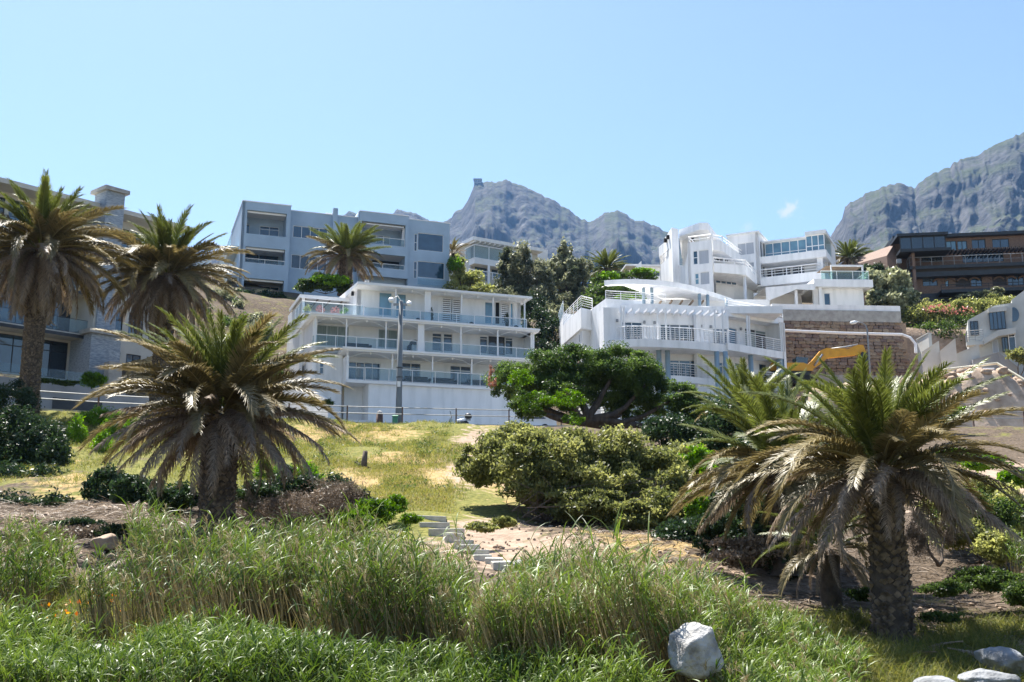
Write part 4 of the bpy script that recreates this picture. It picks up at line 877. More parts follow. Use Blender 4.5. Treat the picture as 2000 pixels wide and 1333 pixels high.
window(F, b0, b1, zb0, zb1, -1.2, 4, 0, fm='dark', gm='glassd', inset=0, fr=.1, name='glazed_balcony'); part(F, 'box_roof', 'dark', (b0 - .3, b1 + .2, -1.6, 3, zb1 + .002, zb1 + .3)); part(F, 'box_floor', 'dark', (b0 - .1, b1 + .4, -1.5, 1.5, zb0 - .3, zb0 - .002)); part(F, 'box_side', 'dark', (b1 - .1, b1 - .02, -1.1, 1.5, zb0, zb1))
part(F, 'deck', 'dark', (-.3, uE, -.8, 1.5, zd - .35, zd), (-.2, uE, -.5, .6, zd - 1.15, zd - .6)); balustrade(F, [(-.25, .5), (-.25, -.6), (uE, -.6)], zd, 1.0, 'bars', 1.15, 2, m='metal', r=.03)
for k in range(26): part(F, 'rafter', 'darkwood', (b1 + .5 + k * .42, b1 + .62 + k * .42, -.3, 1.5, zu - .12, zu + .1))
for k in range(10): 
    mb = MB(); x = 2.2 + k * 1.25; mb.path([(x + .1 + 1.05 * t, .55, zd - 1.15 - .35 + .3 * math.sin(math.pi * t)) for t in np.linspace(0, 1, 7)], .1, 5); mb.build('arch', M['brick'], F.o)
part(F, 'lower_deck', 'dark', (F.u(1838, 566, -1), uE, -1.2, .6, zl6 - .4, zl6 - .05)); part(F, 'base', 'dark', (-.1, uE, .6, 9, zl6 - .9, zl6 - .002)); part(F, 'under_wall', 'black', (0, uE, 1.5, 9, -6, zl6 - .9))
balustrade(F, [(F.u(1838, 566, -1), -1.1), (uE, -1.1)], zl6 - .05, .55, 'bars', 2.5, 2, m='dark', r=.03)
wall(F, -.8, 11, -4, zr6, F.u(1782, 500, 0) - .25, [], side=True, m='brick'); q0 = F.u(1736, 520, 9)
MB().prism([(-1.25, -.2), (-1.25, 1.6), (-4.0, 9), (-5.2, 9), (-2.4, -.0)], -4, [zd - .2, zr6 - .4, zr6 + .2, zr6 - .8, zd + 1.5]).build('side_wall', M['brick'], F.o)
a = F.uz(1755, 512, -.5); part(F, 'flood_light', 'metal', (a[0] - .25, a[0] + .25, -.9, -.5, a[1] - .25, a[1] + .25), bevel=.05); part(F, 'downpipe', 'dark', (a[0] - .05, a[0] + .05, -.5, -.4, -3, a[1] - .25))

# ------------------------------------------------------------------ plastered house at the right edge
c7 = P(1960, 720, 88.5); F7 = Frame('plastered_house', (c7.x, c7.y, 10), -22, 'pale grey plastered house with a round window at the right edge', 'house')
F = F7; z7 = F.z(1975, 583, 0)
def panel(F, pts, w, th, m, name):
    q = [F.uz(x, y, w) for x, y in pts]; n = len(q)
    return MB().add([(a, w, b) for a, b in q] + [(a, w + th, b) for a, b in q], [tuple(range(n)), tuple(range(n, 2 * n))[::-1]] + [(i, (i + 1) % n, (i + 1) % n + n, i + n) for i in range(n)]).build(name, M[m], F.o)
panel(F, [(1890, 626), (1943, 597), (1977, 592), (1977, 770), (1905, 770), (1893, 690)], 0, 8, 'lgrey', 'wall')
panel(F, [(1976, 586), (2075, 510), (2075, 790), (1976, 790)], .5, 8, 'lgrey', 'gable_wall')
def wpx(F, r, w, nx, tr, fm, gm, **k): a0, a1, b0, b1 = PXR(F, w, r); return window(F, a0, a1, b0, b1, w, nx, tr, fm=fm, gm=gm, inset=-.03, **k)
wpx(F, (1895, 628, 1911, 656), 0, 2, 0, 'dark', 'glassd'); wpx(F, (1932, 606, 1964, 644), -.4, 4, 0, 'dark', 'glass', name='corner_window')
panel(F, [(1930, 602), (1966, 598), (1966, 607), (1930, 611)], -.55, .6, 'lgrey', 'window_hood'); panel(F, [(1920, 662), (1950, 645), (1984, 640), (1984, 651), (1950, 657), (1920, 674)], -1.0, 1.0, 'lgrey', 'ledge')
a = F.uz(1980, 615, .5); MB().lathe([(.52, 0), (.52, .08), (.42, .08), (.42, .03), (0.01, .03)], (0, 0, 0), 24).build('round_window', M['glass'], F.o).matrix_local = Matrix.Translation((a[0], .5, a[1])) @ Matrix.Rotation(R(90), 4, 'X') @ Matrix.Diagonal((.8, 1.25, 1, 1))
wpx(F, (1957, 659, 1969, 688), -.3, 2, 0, 'dark', 'glassd'); wpx(F, (1970, 652, 1984, 688), -.3, 1, .82, 'trim', 'glassd'); wpx(F, (1938, 664, 1950, 690), 0, 1, 0, 'greytrim', 'blind')
mb = MB(); a = F.u(1889, 660, -.9); b = F.u(1920, 650, -.9)
balustrade(F, [(a, 2.0), (a, -.9), (b, -.9)], F.z(1900, 668, -.9), 1.0, 'bars', .8, 5, m='metal'); part(F, 'balcony', 'lgrey', (a - .1, b, -1, 0, F.z(1900, 668, -.9) - .3, F.z(1900, 668, -.9)))
# stepped boundary walls of the plot
def step_wall(pts, label, m='lgrey', th=.3, h0=3.5, name='boundary_wall'):
    e = empty(name, P(*pts[0])); o = P(*pts[0]); mb = MB()
    for a, b in zip(pts[:-1], pts[1:]):
        A = P(*a) - o; B = P(*b) - o; d = Vector((B.x - A.x, B.y - A.y, 0)).normalized(); nn = Vector((-d.y, d.x, 0)) * th
        mb.prism([(A.x, A.y), (B.x, B.y), (B.x + nn.x, B.y + nn.y), (A.x + nn.x, A.y + nn.y)], min(A.z, B.z) - h0, [A.z, B.z, B.z, A.z])
        mb.prism([(A.x - nn.x * .2, A.y - nn.y * .2), (B.x - nn.x * .2, B.y - nn.y * .2), (B.x + nn.x * 1.2, B.y + nn.y * 1.2), (A.x + nn.x * 1.2, A.y + nn.y * 1.2)], [A.z + .003, B.z + .003, B.z + .003, A.z + .003], [A.z + .09, B.z + .09, B.z + .09, A.z + .09])
    mb.build('wall_panel', M[m], e); tag(e, label, 'wall', 'stepped boundary walls'); return e
step_wall([(1790, 665, 92), (1813, 652, 90)], 'tall plastered wall panel beside the stone retaining wall', h0=6)
step_wall([(1800, 690, 89), (1834, 668, 88.5)], 'stepped plastered wall below the ivy hedge, upper step', h0=6)
step_wall([(1836, 688, 88), (1866, 663, 87.5)], 'stepped plastered wall below the ivy hedge, middle step', h0=7)
step_wall([(1867, 694, 88), (1912, 675, 87.5)], 'long plastered wall below the grey house', h0=7)
step_wall([(1900, 705, 87), (1950, 690, 86.8), (1990, 720, 86)], 'lower plastered wall in front of the grey house', 'pgrey', h0=5)

# ------------------------------------------------------------------ retaining wall of stone baskets
c_ = P(1510, 745, 92.5); FG = Frame('retaining_wall', (c_.x, c_.y, 12), 4.5, 'tall brown stone retaining wall with white parapet below the terraced house', 'retaining wall')
F = FG; zA = F.z(1640, 609, 0); zB = F.z(1640, 740, 0); uG = F.u(1768, 660, 0)
part(F, 'parapet', 'white', (F.u(1508, 600, .3), F.u(1758, 600, .3), .3, .7, F.z(1640, 607, .3), F.z(1640, 596, .3))); part(F, 'concrete_band', 'concrete', (F.u(1510, 615, .2), F.u(1760, 620, .2), .2, 1.5, zA - .9, F.z(1640, 607, .3)))
part(F, 'backing', 'rock2', (-1, uG + .4, .5, 2, zB - 4, zA - .9)); part(F, 'plinth', 'concrete', (-1, uG + .8, -.2, .5, zB - 5, zB + .3))
rows = 16; zz = np.linspace(zB + .3, zA - .9, rows + 1)
shapes = []
for k in range(7):
    bm = bmesh.new(); bmesh.ops.create_cube(bm, size=1)
    bmesh.ops.subdivide_edges(bm, edges=bm.edges, cuts=1, use_grid_fill=True)
    for v in bm.verts:
        v.co *= 1 + random.uniform(-.16, .1)
        if v.co.length > .75: v.co *= .88
    me = bpy.data.meshes.new('stone'); bm.to_mesh(me); bm.free(); me.materials.append(mat('wall_stone_%d' % k, *[((.25, .19, .14), (.17, .125, .095)), ((.24, .17, .13), (.16, .11, .09)), ((.29, .23, .17), (.19, .15, .11)), ((.19, .14, .12), (.12, .09, .08)), ((.26, .19, .13), (.17, .12, .085)), ((.27, .22, .18), (.18, .14, .12)), ((.33, .27, .20), (.22, .17, .13))][k], 3, .9, .5, 8))
    shapes.append(me)
cnt = 0
for i in range(rows):
    x = -1 + random.uniform(0, .4)
    while x < uG - (i / rows) * .9 and cnt < 300 * 3:
        wd = random.uniform(.45, .95); h = zz[i + 1] - zz[i]
        o = link('stone', random.choice(shapes), F.o); o.location = (x + wd / 2, .45 - (rows - i) * .02 + random.uniform(-.05, .05), (zz[i] + zz[i + 1]) / 2)
        o.scale = (wd * 1.02, .5, h * 1.03); o.rotation_euler = (random.uniform(-.06, .06), random.uniform(-.05, .05), random.uniform(-.06, .06)); x += wd; cnt += 1
# white drain pipe along the wall
mb = MB(); pp = [P(1532, 646, 90.8), P(1640, 651, 90.8), P(1762, 654, 90.8), P(1778, 660, 90.5), P(1788, 672, 90.3), P(1789, 690, 90.2)]
tag(mb.path([q for q in pp], .13, 8).build('drain_pipe', M['trim']), 'white drain pipe running across the stone retaining wall', 'pipe')

# ------------------------------------------------------------------ foliage kit
def unit(a): return a / (np.linalg.norm(a, axis=-1, keepdims=True) + 1e-9)
def leaf_mesh(name, C, size, tint, aspect=.45, up=.3):
    """one rhombic leaf per centre"""
    n = len(C); d = unit(rng.normal(size=(n, 3)) + np.array([0, 0, up])); e = unit(np.cross(d, rng.normal(size=(n, 3))))
    s = (size * rng.uniform(.6, 1.3, n))[:, None]
    V = np.stack([C - d * s * .5, C + e * s * aspect * .5, C + d * s * .5, C - e * s * aspect * .5], 1).reshape(-1, 3)
    F = np.arange(n * 4).reshape(n, 4)
    return np_mesh(name, V, F, False, {'tint': np.repeat(np.clip(tint, 0, 1), 4)})
def blobs_px(bl):                       # (px, py, Y, rx px, ry px) -> centre and radii in metres
    out_ = []
    for b in bl:
        c = np.array(P(b[0], b[1], b[2])); k = b[2] / 2000.; out_.append((c, np.array([b[3] * k, (b[3] + b[4]) * .5 * k * .85, b[4] * k])))
    return out_
def cloud(bl, n, clump=.4, shell=.2, sub=34):
    """points in lumpy ellipsoids: each ellipsoid is filled by smaller clumps that differ in tint"""
    vol = np.array([np.prod(r) ** .7 for _, r in bl]); cnt = np.maximum(30, (n * vol / vol.sum()).astype(int)); C = []; T = []
    for (c, r), k in zip(bl, cnt):
        sc = unit(rng.normal(size=(sub, 3))) * rng.uniform(.35, 1.0, (sub, 1)) ** .6
        st = rng.uniform(.1, .75, sub); sr = rng.uniform(.6, 1.35, sub) * clump
        j = rng.integers(0, sub, k)
        p_ = sc[j] + unit(rng.normal(size=(k, 3))) * (rng.uniform(shell, 1, (k, 1)) * sr[j][:, None])
        C.append(c + p_ * r); T.append(st[j] + rng.uniform(-.25, .25, k))
    return np.concatenate(C), np.concatenate(T)
def limbs(mb, base, targets, r0, wob=.15):
    base = Vector(base)
    for t_ in targets:
        t_ = Vector(t_); L_ = (t_ - base).length; pts = []; rs = []
        for k in range(6):
            s_ = k / 5; q = base.lerp(t_, s_); q.z += -.18 * L_ * math.sin(math.pi * s_) * .5
            if 0 < k < 5: q += Vector((random.uniform(-1, 1), random.uniform(-1, 1), random.uniform(-.5, .5))) * wob * L_ * .3
            pts.append(q); rs.append(r0 * (1 - .8 * s_))
        mb.path(pts, rs, 6)
def plant(name, label, cat, bl, n, size, m, base=None, trunk_r=.0, group=None, clump=.42, sub=34, extra=(), up=.3, nl=7, aspect=.45, bark='bark'):
    """tree or shrub: crown of single leaves, stem with limbs, optional extra leaf parts (material, blobs, n)"""
    B = blobs_px(bl); c0 = np.mean([b[0] for b in B], 0)
    if base is None: base = Vector((c0[0], c0[1], min(b[0][2] - b[1][2] for b in B)))
    e = empty(name, base); tag(e, label, cat, group); o = np.array(base)
    C, T = cloud(B, n, clump, sub=sub); link('crown', leaf_mesh('crown', C - o, size, T, aspect, up), e, M[m])
    for mm, bl2, n2 in extra:
        C, T = cloud(blobs_px(bl2), n2, clump); link('new_growth' if mm == 'leafb' else 'blossom' if mm in ('flower', 'leafp') else 'foliage', leaf_mesh('extra', C - o, size * .9, T, aspect, up), e, M[mm])
    if nl == 0: return e
    mb = MB(); tr = trunk_r or .05
    tg = [Vector(b[0]) - Vector(base) for b in B][:nl]; limbs(mb, (0, 0, -.15), tg, tr); mb.build('trunk' if trunk_r else 'stem', M[bark], e, True)
    return e

# ------------------------------------------------------------------ palms
def frond_mesh(L_, droop, nleaf, leaf, seed, curl=.0, sparse=1.0, vee=.5, sag=.25):
    g = np.random.default_rng(seed); ns = 14
    s = np.linspace(0, 1, ns); ang = -droop * s ** 1.4; dx = np.cos(ang); dz = np.sin(ang)
    X = np.concatenate([[0], np.cumsum((dx[1:] + dx[:-1]) / 2)]) / (ns - 1) * L_; Z = np.concatenate([[0], np.cumsum((dz[1:] + dz[:-1]) / 2)]) / (ns - 1) * L_
    Yw = curl * L_ * s ** 2
    V = []; F = []; T = []
    for i in range(ns):                 # rachis, flat three-sided
        r = .035 * (1 - .88 * s[i]) * (L_ / 3) ** .5
        V += [(X[i], Yw[i] - r, Z[i]), (X[i], Yw[i] + r, Z[i]), (X[i], Yw[i], Z[i] - r * 1.2)]; T += [.9] * 3
        if i:
            a = (i - 1) * 3; b = i * 3
            for k in range(3): k2 = (k + 1) % 3; F += [(a + k, a + k2, b + k2), (a + k, b + k2, b + k)]
    for i in range(nleaf):
        t = .1 + .9 * (i + g.uniform(-.3, .3)) / nleaf; t = min(max(t, .06), .995)
        x, y, z = np.interp(t, s, X), np.interp(t, s, Yw), np.interp(t, s, Z); a_ = -droop * t ** 1.4
        fw = np.array([math.cos(a_), 0, math.sin(a_)]); upv = np.array([-math.sin(a_), 0, math.cos(a_)])
        ln = leaf * (.35 + .65 * math.sin(math.pi * min(1, (.12 + t * .80)))) * (1 if t > .16 else .45) * g.uniform(.8, 1.1)
        phi = R(62 - 38 * t + g.uniform(-9, 9))
        for sd_ in (-1, 1):
            if g.random() > sparse: continue
            d = fw * math.cos(phi) + np.array([0, sd_, 0]) * math.sin(phi) * math.cos(vee) + upv * math.sin(phi) * math.sin(vee) * g.uniform(.3, 1.2)
            d /= np.linalg.norm(d); b0 = np.array([x, y, z]); wv = fw * .017 * (L_ / 3) ** .5
            mid = b0 + d * ln * .55; tip = b0 + d * ln + np.array([0, 0, -ln * sag * g.uniform(.4, 1.5)])
            n_ = len(V); V += [b0 - wv, b0 + wv, mid - wv * 1.1, mid + wv * 1.1, tip]; tt = g.uniform(.1, .75); T += [tt, tt, tt + .1, tt + .1, g.choice([tt + .15, 1.0])]
            F += [(n_, n_ + 1, n_ + 3), (n_, n_ + 3, n_ + 2), (n_ + 2, n_ + 3, n_ + 4)]
    return np_mesh('frond', np.array(V), np.array(F), False, {'tint': np.clip(T, 0, 1)})
FR = {}
for kind, mm, dr in (('green', 'frond', (.4, .6, .8, 1.05)), ('olive', 'frondo', (.75, .95, 1.2, 1.45)), ('dry', 'frondd', (.6, .9, 1.2))):
    FR[kind] = []
    for q_, d_ in enumerate(dr):
        me = frond_mesh(3.0, d_, 140 if kind != 'dry' else 100, .47 if kind != 'dry' else .38, 40 + q_ + len(kind) * 7, (-1) ** q_ * .05, 1.0 if kind != 'dry' else .85, .5 if kind != 'dry' else .15, .22 if kind != 'dry' else .5)
        me.materials.append(M[mm]); FR[kind].append(me)
def palm(label, base, height, r, flen, nf, seed, group='canary palms', dry=.3, top=84, low=-62, boots=True, lean=(0, 0), flare=1.25, mix=(.42, .72)):
    g = random.Random(seed); e = empty('palm_tree', base); tag(e, label, 'palm', group)
    # trunk
    N = 20; prof = []; V = []; Fc = []
    for i in range(N + 1):
        t = i / N; rr = r * (1 + (flare - 1) * math.exp(-t * 6)) * (1 + .05 * math.sin(t * 9 + seed)) * (1.0 if t < .8 else 1 + (t - .8) * .9); prof.append(rr)
        for k in range(14):
            a_ = 2 * math.pi * k / 14; V.append((lean[0] * t * height + rr * math.cos(a_) * g.uniform(.95, 1.05), lean[1] * t * height + rr * math.sin(a_) * g.uniform(.95, 1.05), -.4 + t * (height + .4)))
    for i in range(N):
        for k in range(14): Fc.append((i * 14 + k, i * 14 + (k + 1) % 14, (i + 1) * 14 + (k + 1) % 14, (i + 1) * 14 + k))
    link('trunk', np_mesh('trunk', np.array(V), np.array(Fc), True), e, M['palmbark'])
    if boots:                           # leaf bases left on the trunk
        mb = MB(); rows = int(height / .085); per = max(9, int(2 * math.pi * r / .15))
        for i in range(rows):
            t = (i + .5) / rows; rr = np.interp(t, np.linspace(0, 1, N + 1), prof)
            for k in range(per):
                a_ = 2 * math.pi * (k + .5 * (i % 2) + g.uniform(-.3, .3)) / per; z = t * height + g.uniform(-.035, .035)
                o_ = Vector((lean[0] * z, lean[1] * z, z)); rd = Vector((math.cos(a_), math.sin(a_), 0)); tg = Vector((-math.sin(a_), math.cos(a_), 0)); up_ = Vector((0, 0, 1))
                wd = math.pi * rr / per * g.uniform(.6, 1.25);
                if g.random() < .14: continue
                out_ = g.uniform(.02, .09) * (1 + 1.2 * max(0, t - .75))
                b_ = o_ + rd * rr * .97
                mb.add([b_ - tg * wd, b_ + tg * wd, b_ - up_ * .06 + rd * .01, b_ + rd * out_ + up_ * .05 - tg * wd * .45, b_ + rd * out_ + up_ * .05 + tg * wd * .45, b_ + up_ * .08], [(0, 2, 3), (2, 4, 3), (2, 1, 4), (0, 3, 5), (3, 4, 5), (4, 1, 5)])
        o = mb.build('leaf_bases', M['boot'], e); tag(o, kind='stuff')
    ct = Vector((lean[0] * height, lean[1] * height, height))
    for i in range(nf):
        t = (i + .5) / nf; az = i * 2.39996 + g.uniform(-.25, .25)
        el = top + (low - top) * t ** .95 + g.uniform(-9, 9); el = min(el, 88)
        kind = 'green' if t < mix[0] + g.uniform(-.08, .08) else 'olive' if t < mix[1] + g.uniform(-.1, .1) else 'dry'
        o = link('frond', g.choice(FR[kind]), e); s_ = flen / 3.0 * g.uniform(.85, 1.1) * (1 if t > .2 else .8) * (.9 if kind == 'dry' else 1)
        if el < -20: s_ *= .85
        o.scale = (s_, s_ * g.uniform(.9, 1.1), s_)
        rr = r * (.35 + .5 * min(1, t * 1.6))
        o.location = ct + Vector((math.cos(az) * rr, math.sin(az) * rr, .28 - .75 * t * min(1, r * 1.4)))
        o.rotation_euler = (Matrix.Rotation(az, 4, 'Z') @ Matrix.Rotation(R(-el), 4, 'Y') @ Matrix.Rotation(g.uniform(-.5, .5), 4, 'X')).to_euler()
    return e
def palm_px(label, bx, by, Y, cy, r, flen, nf, seed, zb=None, **k):
    b_ = P(bx, by, Y); zb = b_.z if zb is None else zb; top_ = P(bx, cy, Y).z
    return palm(label, (b_.x, b_.y, zb), top_ - zb, r, flen, nf, seed, **k)
palm_px('broad palm with spreading brown lower fronds at the front left', 420, 1045, 26, 812, .42, 3.1, 160, 3, low=-36, mix=(.26, .60))
palm_px('palm with stout scaly trunk standing at the front right', 1745, 1240, 19, 928, .31, 2.5, 120, 5, low=-28, mix=(.32, .66), flare=1.2)
palm_px('tallest palm with dark trunk at the left edge', 50, 835, 56, 490, .52, 5.0, 165, 8, low=-86, mix=(.22, .48))
palm_px('tall palm in front of the stone apartment block, right of the tallest one', 312, 780, 62, 540, .56, 5.0, 165, 13, low=-84, mix=(.24, .5), flare=1.1)
palm_px('palm growing in front of the grey apartment block', 674, 570, 101, 500, .62, 4.1, 95, 21, low=-30, mix=(.45, .75))
palm_px('small dark palm on the skyline between the evergreens and the terraced house', 1186, 560, 122, 525, .45, 2.9, 80, 22, low=-50, boots=False, mix=(.7, .9))
palm_px('small palm beside the brick house below the mountain', 1662, 540, 118, 505, .45, 2.8, 80, 23, low=-40, boots=False, mix=(.6, .8))
palm_px('dry palm half hidden behind the corner of the grey block', 884, 520, 122, 496, .3, 2.2, 40, 24, low=-50, boots=False, mix=(.1, .4))
palm_px('young palm with arching fronds below the curved villa', 1470, 925, 44, 820, .35, 3.0, 60, 31, top=86, low=-25, mix=(.6, .85))
palm_px('low palm with pale arching fronds left of the front right palm', 1535, 1090, 24.5, 925, .3, 2.7, 75, 33, top=80, low=-35, mix=(.5, .9))
palm_px('small young palm at the foot of the front right palm', 1625, 1190, 21, 1085, .2, 1.35, 34, 35, top=80, low=-45, mix=(.5, .8), boots=False)

# ------------------------------------------------------------------ trees, shrubs and hedges
plant('broadleaf_tree', 'spreading dark green tree with leaning trunk in front of the curved villa', 'tree',
      [(1000, 745, 50, 50, 38), (1060, 722, 50, 62, 42), (1130, 705, 50, 75, 36), (1205, 718, 50, 72, 40), (1262, 750, 50, 42, 44), (1180, 755, 50.5, 75, 36), (1095, 765, 49, 60, 34), (1035, 790, 48, 42, 26), (1240, 790, 51, 60, 30), (1325, 775, 51, 36, 30), (1350, 800, 51, 45, 32)],
      140000, .13, 'leaf', P(1142, 818, 49), .24, extra=(('leafb', [(1018, 738, 47, 26, 20), (1040, 785, 46.5, 30, 18), (1105, 778, 46.5, 40, 18), (1120, 818, 46.5, 24, 12)], 4500), ('leafp', [(960, 738, 48.5, 9, 22)], 420)), clump=.36, sub=44, nl=11)
plant('evergreen_tree', 'tall grey-green evergreen tree behind the white villa, left of the pair', 'tree',
      [(1008, 515, 116, 34, 40), (1000, 560, 116, 30, 40), (1050, 545, 115, 36, 40), (1040, 600, 114, 62, 45), (1060, 655, 112, 48, 45), (985, 590, 113, 40, 22)], 34000, .42, 'leafs', P(1040, 690, 113), .35, 'evergreen trees behind the villas', .36, 40)
plant('evergreen_tree', 'pointed grey-green evergreen tree beside the curved villa, right of the pair', 'tree',
      [(1104, 500, 119, 15, 28), (1085, 535, 119, 24, 34), (1112, 545, 118, 34, 42), (1138, 530, 118, 20, 30), (1120, 600, 116, 50, 42), (1085, 640, 110, 40, 42), (1165, 580, 116, 36, 26)], 32000, .42, 'leafs', P(1110, 690, 114), .35, 'evergreen trees behind the villas', .36, 40)
plant('shrub', 'large olive-green bush with bare twigs beneath, right of the path', 'shrub',
      [(950, 905, 34, 66, 46), (1000, 868, 35, 62, 40), (1050, 905, 33, 85, 58), (1120, 895, 34, 85, 58), (1195, 900, 34, 80, 56), (1255, 925, 33.5, 75, 52), (1310, 960, 33, 62, 50), (1180, 950, 32.5, 75, 40), (1325, 910, 35, 70, 44), (1300, 1005, 31.5, 65, 45), (1150, 985, 31.8, 85, 30), (1060, 965, 32.5, 70, 30), (1240, 1010, 31, 70, 34)],
      145000, .14, 'leafo', P(1180, 1040, 33), .06, clump=.36, sub=50, extra=(('leafb', [(1360, 900, 34, 36, 26), (1360, 985, 30.5, 26, 28), (1385, 925, 33, 18, 22)], 5000),), nl=10)
# bare twigs below the big bush
mb = MB()
for k in range(150):
    a = P(random.uniform(1000, 1290), random.uniform(985, 1050), random.uniform(31.2, 33.5)); b = P(random.uniform(980, 1320), random.uniform(930, 985), random.uniform(31.5, 33.5))
    m_ = a.lerp(b, .5) + Vector((random.uniform(-.5, .5), random.uniform(-.3, .3), random.uniform(-.2, .3))); mb.path([a, m_, b], [.022, .015, .008], 4)
tag(mb.build('bare_twigs', M['twig']), 'tangle of bare grey twigs beneath the olive-green bush', 'twigs', kind='stuff')
def shrub(label, bl, n, size, m, name='shrub', group='shrubs on the slope', cat=None, **k): return plant(name, label, cat or ('hedge' if name == 'hedge' else 'shrub'), bl, n, size, m, None, 0, group, **k)
shrub('dark dense bush at the left edge below the tallest palm', [(25, 790, 50, 45, 45), (15, 880, 43, 65, 75), (75, 880, 43, 52, 60), (110, 905, 42, 34, 55), (20, 960, 38, 70, 55), (90, 960, 38, 50, 50), (40, 1010, 33, 70, 45), (110, 1000, 33, 40, 40)], 62000, .15, 'leafd', sub=40)
shrub('bright rounded bush in front of the grey apartment block', [(600, 558, 98, 28, 14), (640, 552, 98, 36, 15), (670, 560, 98, 18, 12)], 9000, .3, 'leaf', extra=(('leafb', [(645, 547, 97, 34, 10)], 2500),), sub=20)
shrub('dark clipped hedge under the lowest grey balcony', [(475, 582, 106, 24, 18), (515, 584, 106, 26, 16), (545, 586, 106, 16, 13)], 7000, .25, 'leafd', name='hedge')
shrub('grey-green bush beside the left wall of the white villa', [(505, 635, 92, 22, 26), (520, 665, 91, 16, 34), (495, 680, 90, 20, 30), (440, 590, 100, 30, 30), (465, 620, 98, 26, 30)], 11000, .3, 'leafs')
shrub('thick green bushes on the hillside left of the white villa', [(450, 612, 99, 36, 30), (478, 655, 94, 30, 36), (430, 660, 92, 34, 46), (470, 715, 86, 30, 40), (400, 640, 94, 26, 50)], 17000, .26, 'leaf', sub=30)
shrub('dark bushes filling the gap between the two white villas', [(1048, 640, 97, 34, 44), (1080, 655, 95, 32, 44), (1040, 600, 100, 24, 30), (1075, 700, 92, 30, 34)], 15000, .26, 'leafd', sub=30)
shrub('small round bush on the stair of the white villa', [(545, 735, 80, 11, 13)], 1500, .16, 'leaf'); shrub('small bush lower down the stair of the white villa', [(567, 757, 78, 10, 10)], 1300, .16, 'leaf')
shrub('small green bush behind the forecourt wall of the white villa', [(612, 786, 73.5, 12, 9), (635, 789, 73.5, 16, 9)], 2600, .16, 'leaf'); 
plant('slender_tree', 'loose yellow-green tree between the grey block and the pale house', 'tree', [(893, 520, 118, 18, 22), (905, 545, 118, 24, 20), (925, 540, 118, 22, 16), (890, 565, 116, 22, 16), (940, 565, 116, 30, 12)], 7000, .34, 'leafo', P(905, 590, 117), .14, extra=(('leafb', [(888, 515, 117, 15, 14)], 900),))
shrub('low green bushes behind the wing-shaped canopy', [(1180, 545, 104, 26, 14), (1215, 540, 104, 26, 12), (1255, 538, 103, 30, 12), (1200, 570, 100, 50, 18), (1160, 600, 98, 34, 24)], 12000, .3, 'leaf', extra=(('leafb', [(1190, 540, 103, 22, 9), (1258, 533, 102.5, 26, 9), (1230, 583, 95, 35, 7)], 2600),))
shrub('tall large-leaved bush between the terraced house and the brick house', [(1712, 560, 103, 24, 32), (1745, 555, 103, 30, 28), (1765, 590, 102, 26, 30), (1730, 590, 102, 34, 28)], 9000, .5, 'leafs', aspect=.6)
shrub('dark hedge on the terrace above the large-leaved bush', [(1705, 527, 110, 30, 12), (1725, 530, 110, 22, 14)], 4000, .3, 'leafd', name='hedge')
shrub('ivy-covered bank with pink blossom below the brick house', [(1800, 635, 100, 36, 40), (1845, 618, 100, 46, 32), (1895, 605, 100, 46, 24), (1930, 612, 99, 30, 22), (1850, 655, 98, 50, 24), (1800, 672, 97, 30, 24), (1960, 590, 100, 40, 14)], 26000, .3, 'leafo', name='hedge', extra=(('flower', [(1835, 603, 97, 34, 10), (1880, 608, 97, 26, 8)], 190), ('leaf', [(1830, 655, 96, 55, 30), (1890, 640, 96, 40, 24)], 9000)))
shrub('bushy plants under the dark balcony of the brick house', [(1920, 578, 103, 26, 8), (1945, 572, 103, 14, 10), (1890, 580, 103, 20, 6)], 2500, .34, 'leafs')
shrub('small light green shrub on the planter wall of the stone block', [(180, 742, 69, 24, 14)], 2600, .3, 'leafb', aspect=.2, up=1.2); shrub('strip of low plants along the planter of the stone block', [(85, 744, 67, 26, 4), (125, 748, 67.5, 30, 4)], 1800, .2, 'leaf', nl=0)
shrub('bright green weeds on the bank left of the broad palm', [(190, 815, 54, 34, 18), (150, 850, 48, 20, 38), (205, 870, 46, 22, 40), (240, 830, 50, 30, 24), (600, 930, 38, 30, 24), (530, 925, 40, 40, 22)], 15000, .2, 'leafb', aspect=.2, up=1.0)
shrub('small bright green shrub on the lawn edge near the broad palm', [(635, 862, 60, 16, 9), (660, 870, 58, 10, 7)], 1800, .16, 'leafb')
plant('dry_shrub', 'grey-brown leafless scrub on the slope right of the broad palm', 'shrub', [(620, 975, 29, 60, 34), (680, 970, 30, 40, 34), (560, 990, 28, 45, 34), (500, 1000, 27.5, 50, 30)], 15000, .1, 'frondd', None, 0, 'shrubs on the slope', aspect=.12, bark='twig')
shrub('green undergrowth at the top of the concrete steps', [(735, 1000, 29, 40, 22), (770, 985, 30, 26, 15), (700, 1020, 27, 34, 20), (800, 1015, 28, 20, 10)], 11000, .13, 'leafb', aspect=.25, up=.8, nl=0)
shrub('low trailing plant beside the concrete steps', [(940, 1030, 27, 30, 8), (985, 1020, 27.5, 22, 9)], 2600, .12, 'leafo', nl=0)
shrub('dark undergrowth on the slope right behind the broad palm', [(570, 950, 31, 50, 34), (640, 960, 32, 55, 30), (500, 975, 30, 50, 30), (700, 985, 31, 36, 24), (345, 975, 30, 50, 26), (270, 960, 32, 50, 28), (205, 950, 33, 40, 34)], 40000, .13, 'leafd', sub=40, extra=(('frondd', [(650, 985, 30, 60, 30), (560, 1000, 29, 60, 25)], 6000),), nl=0)
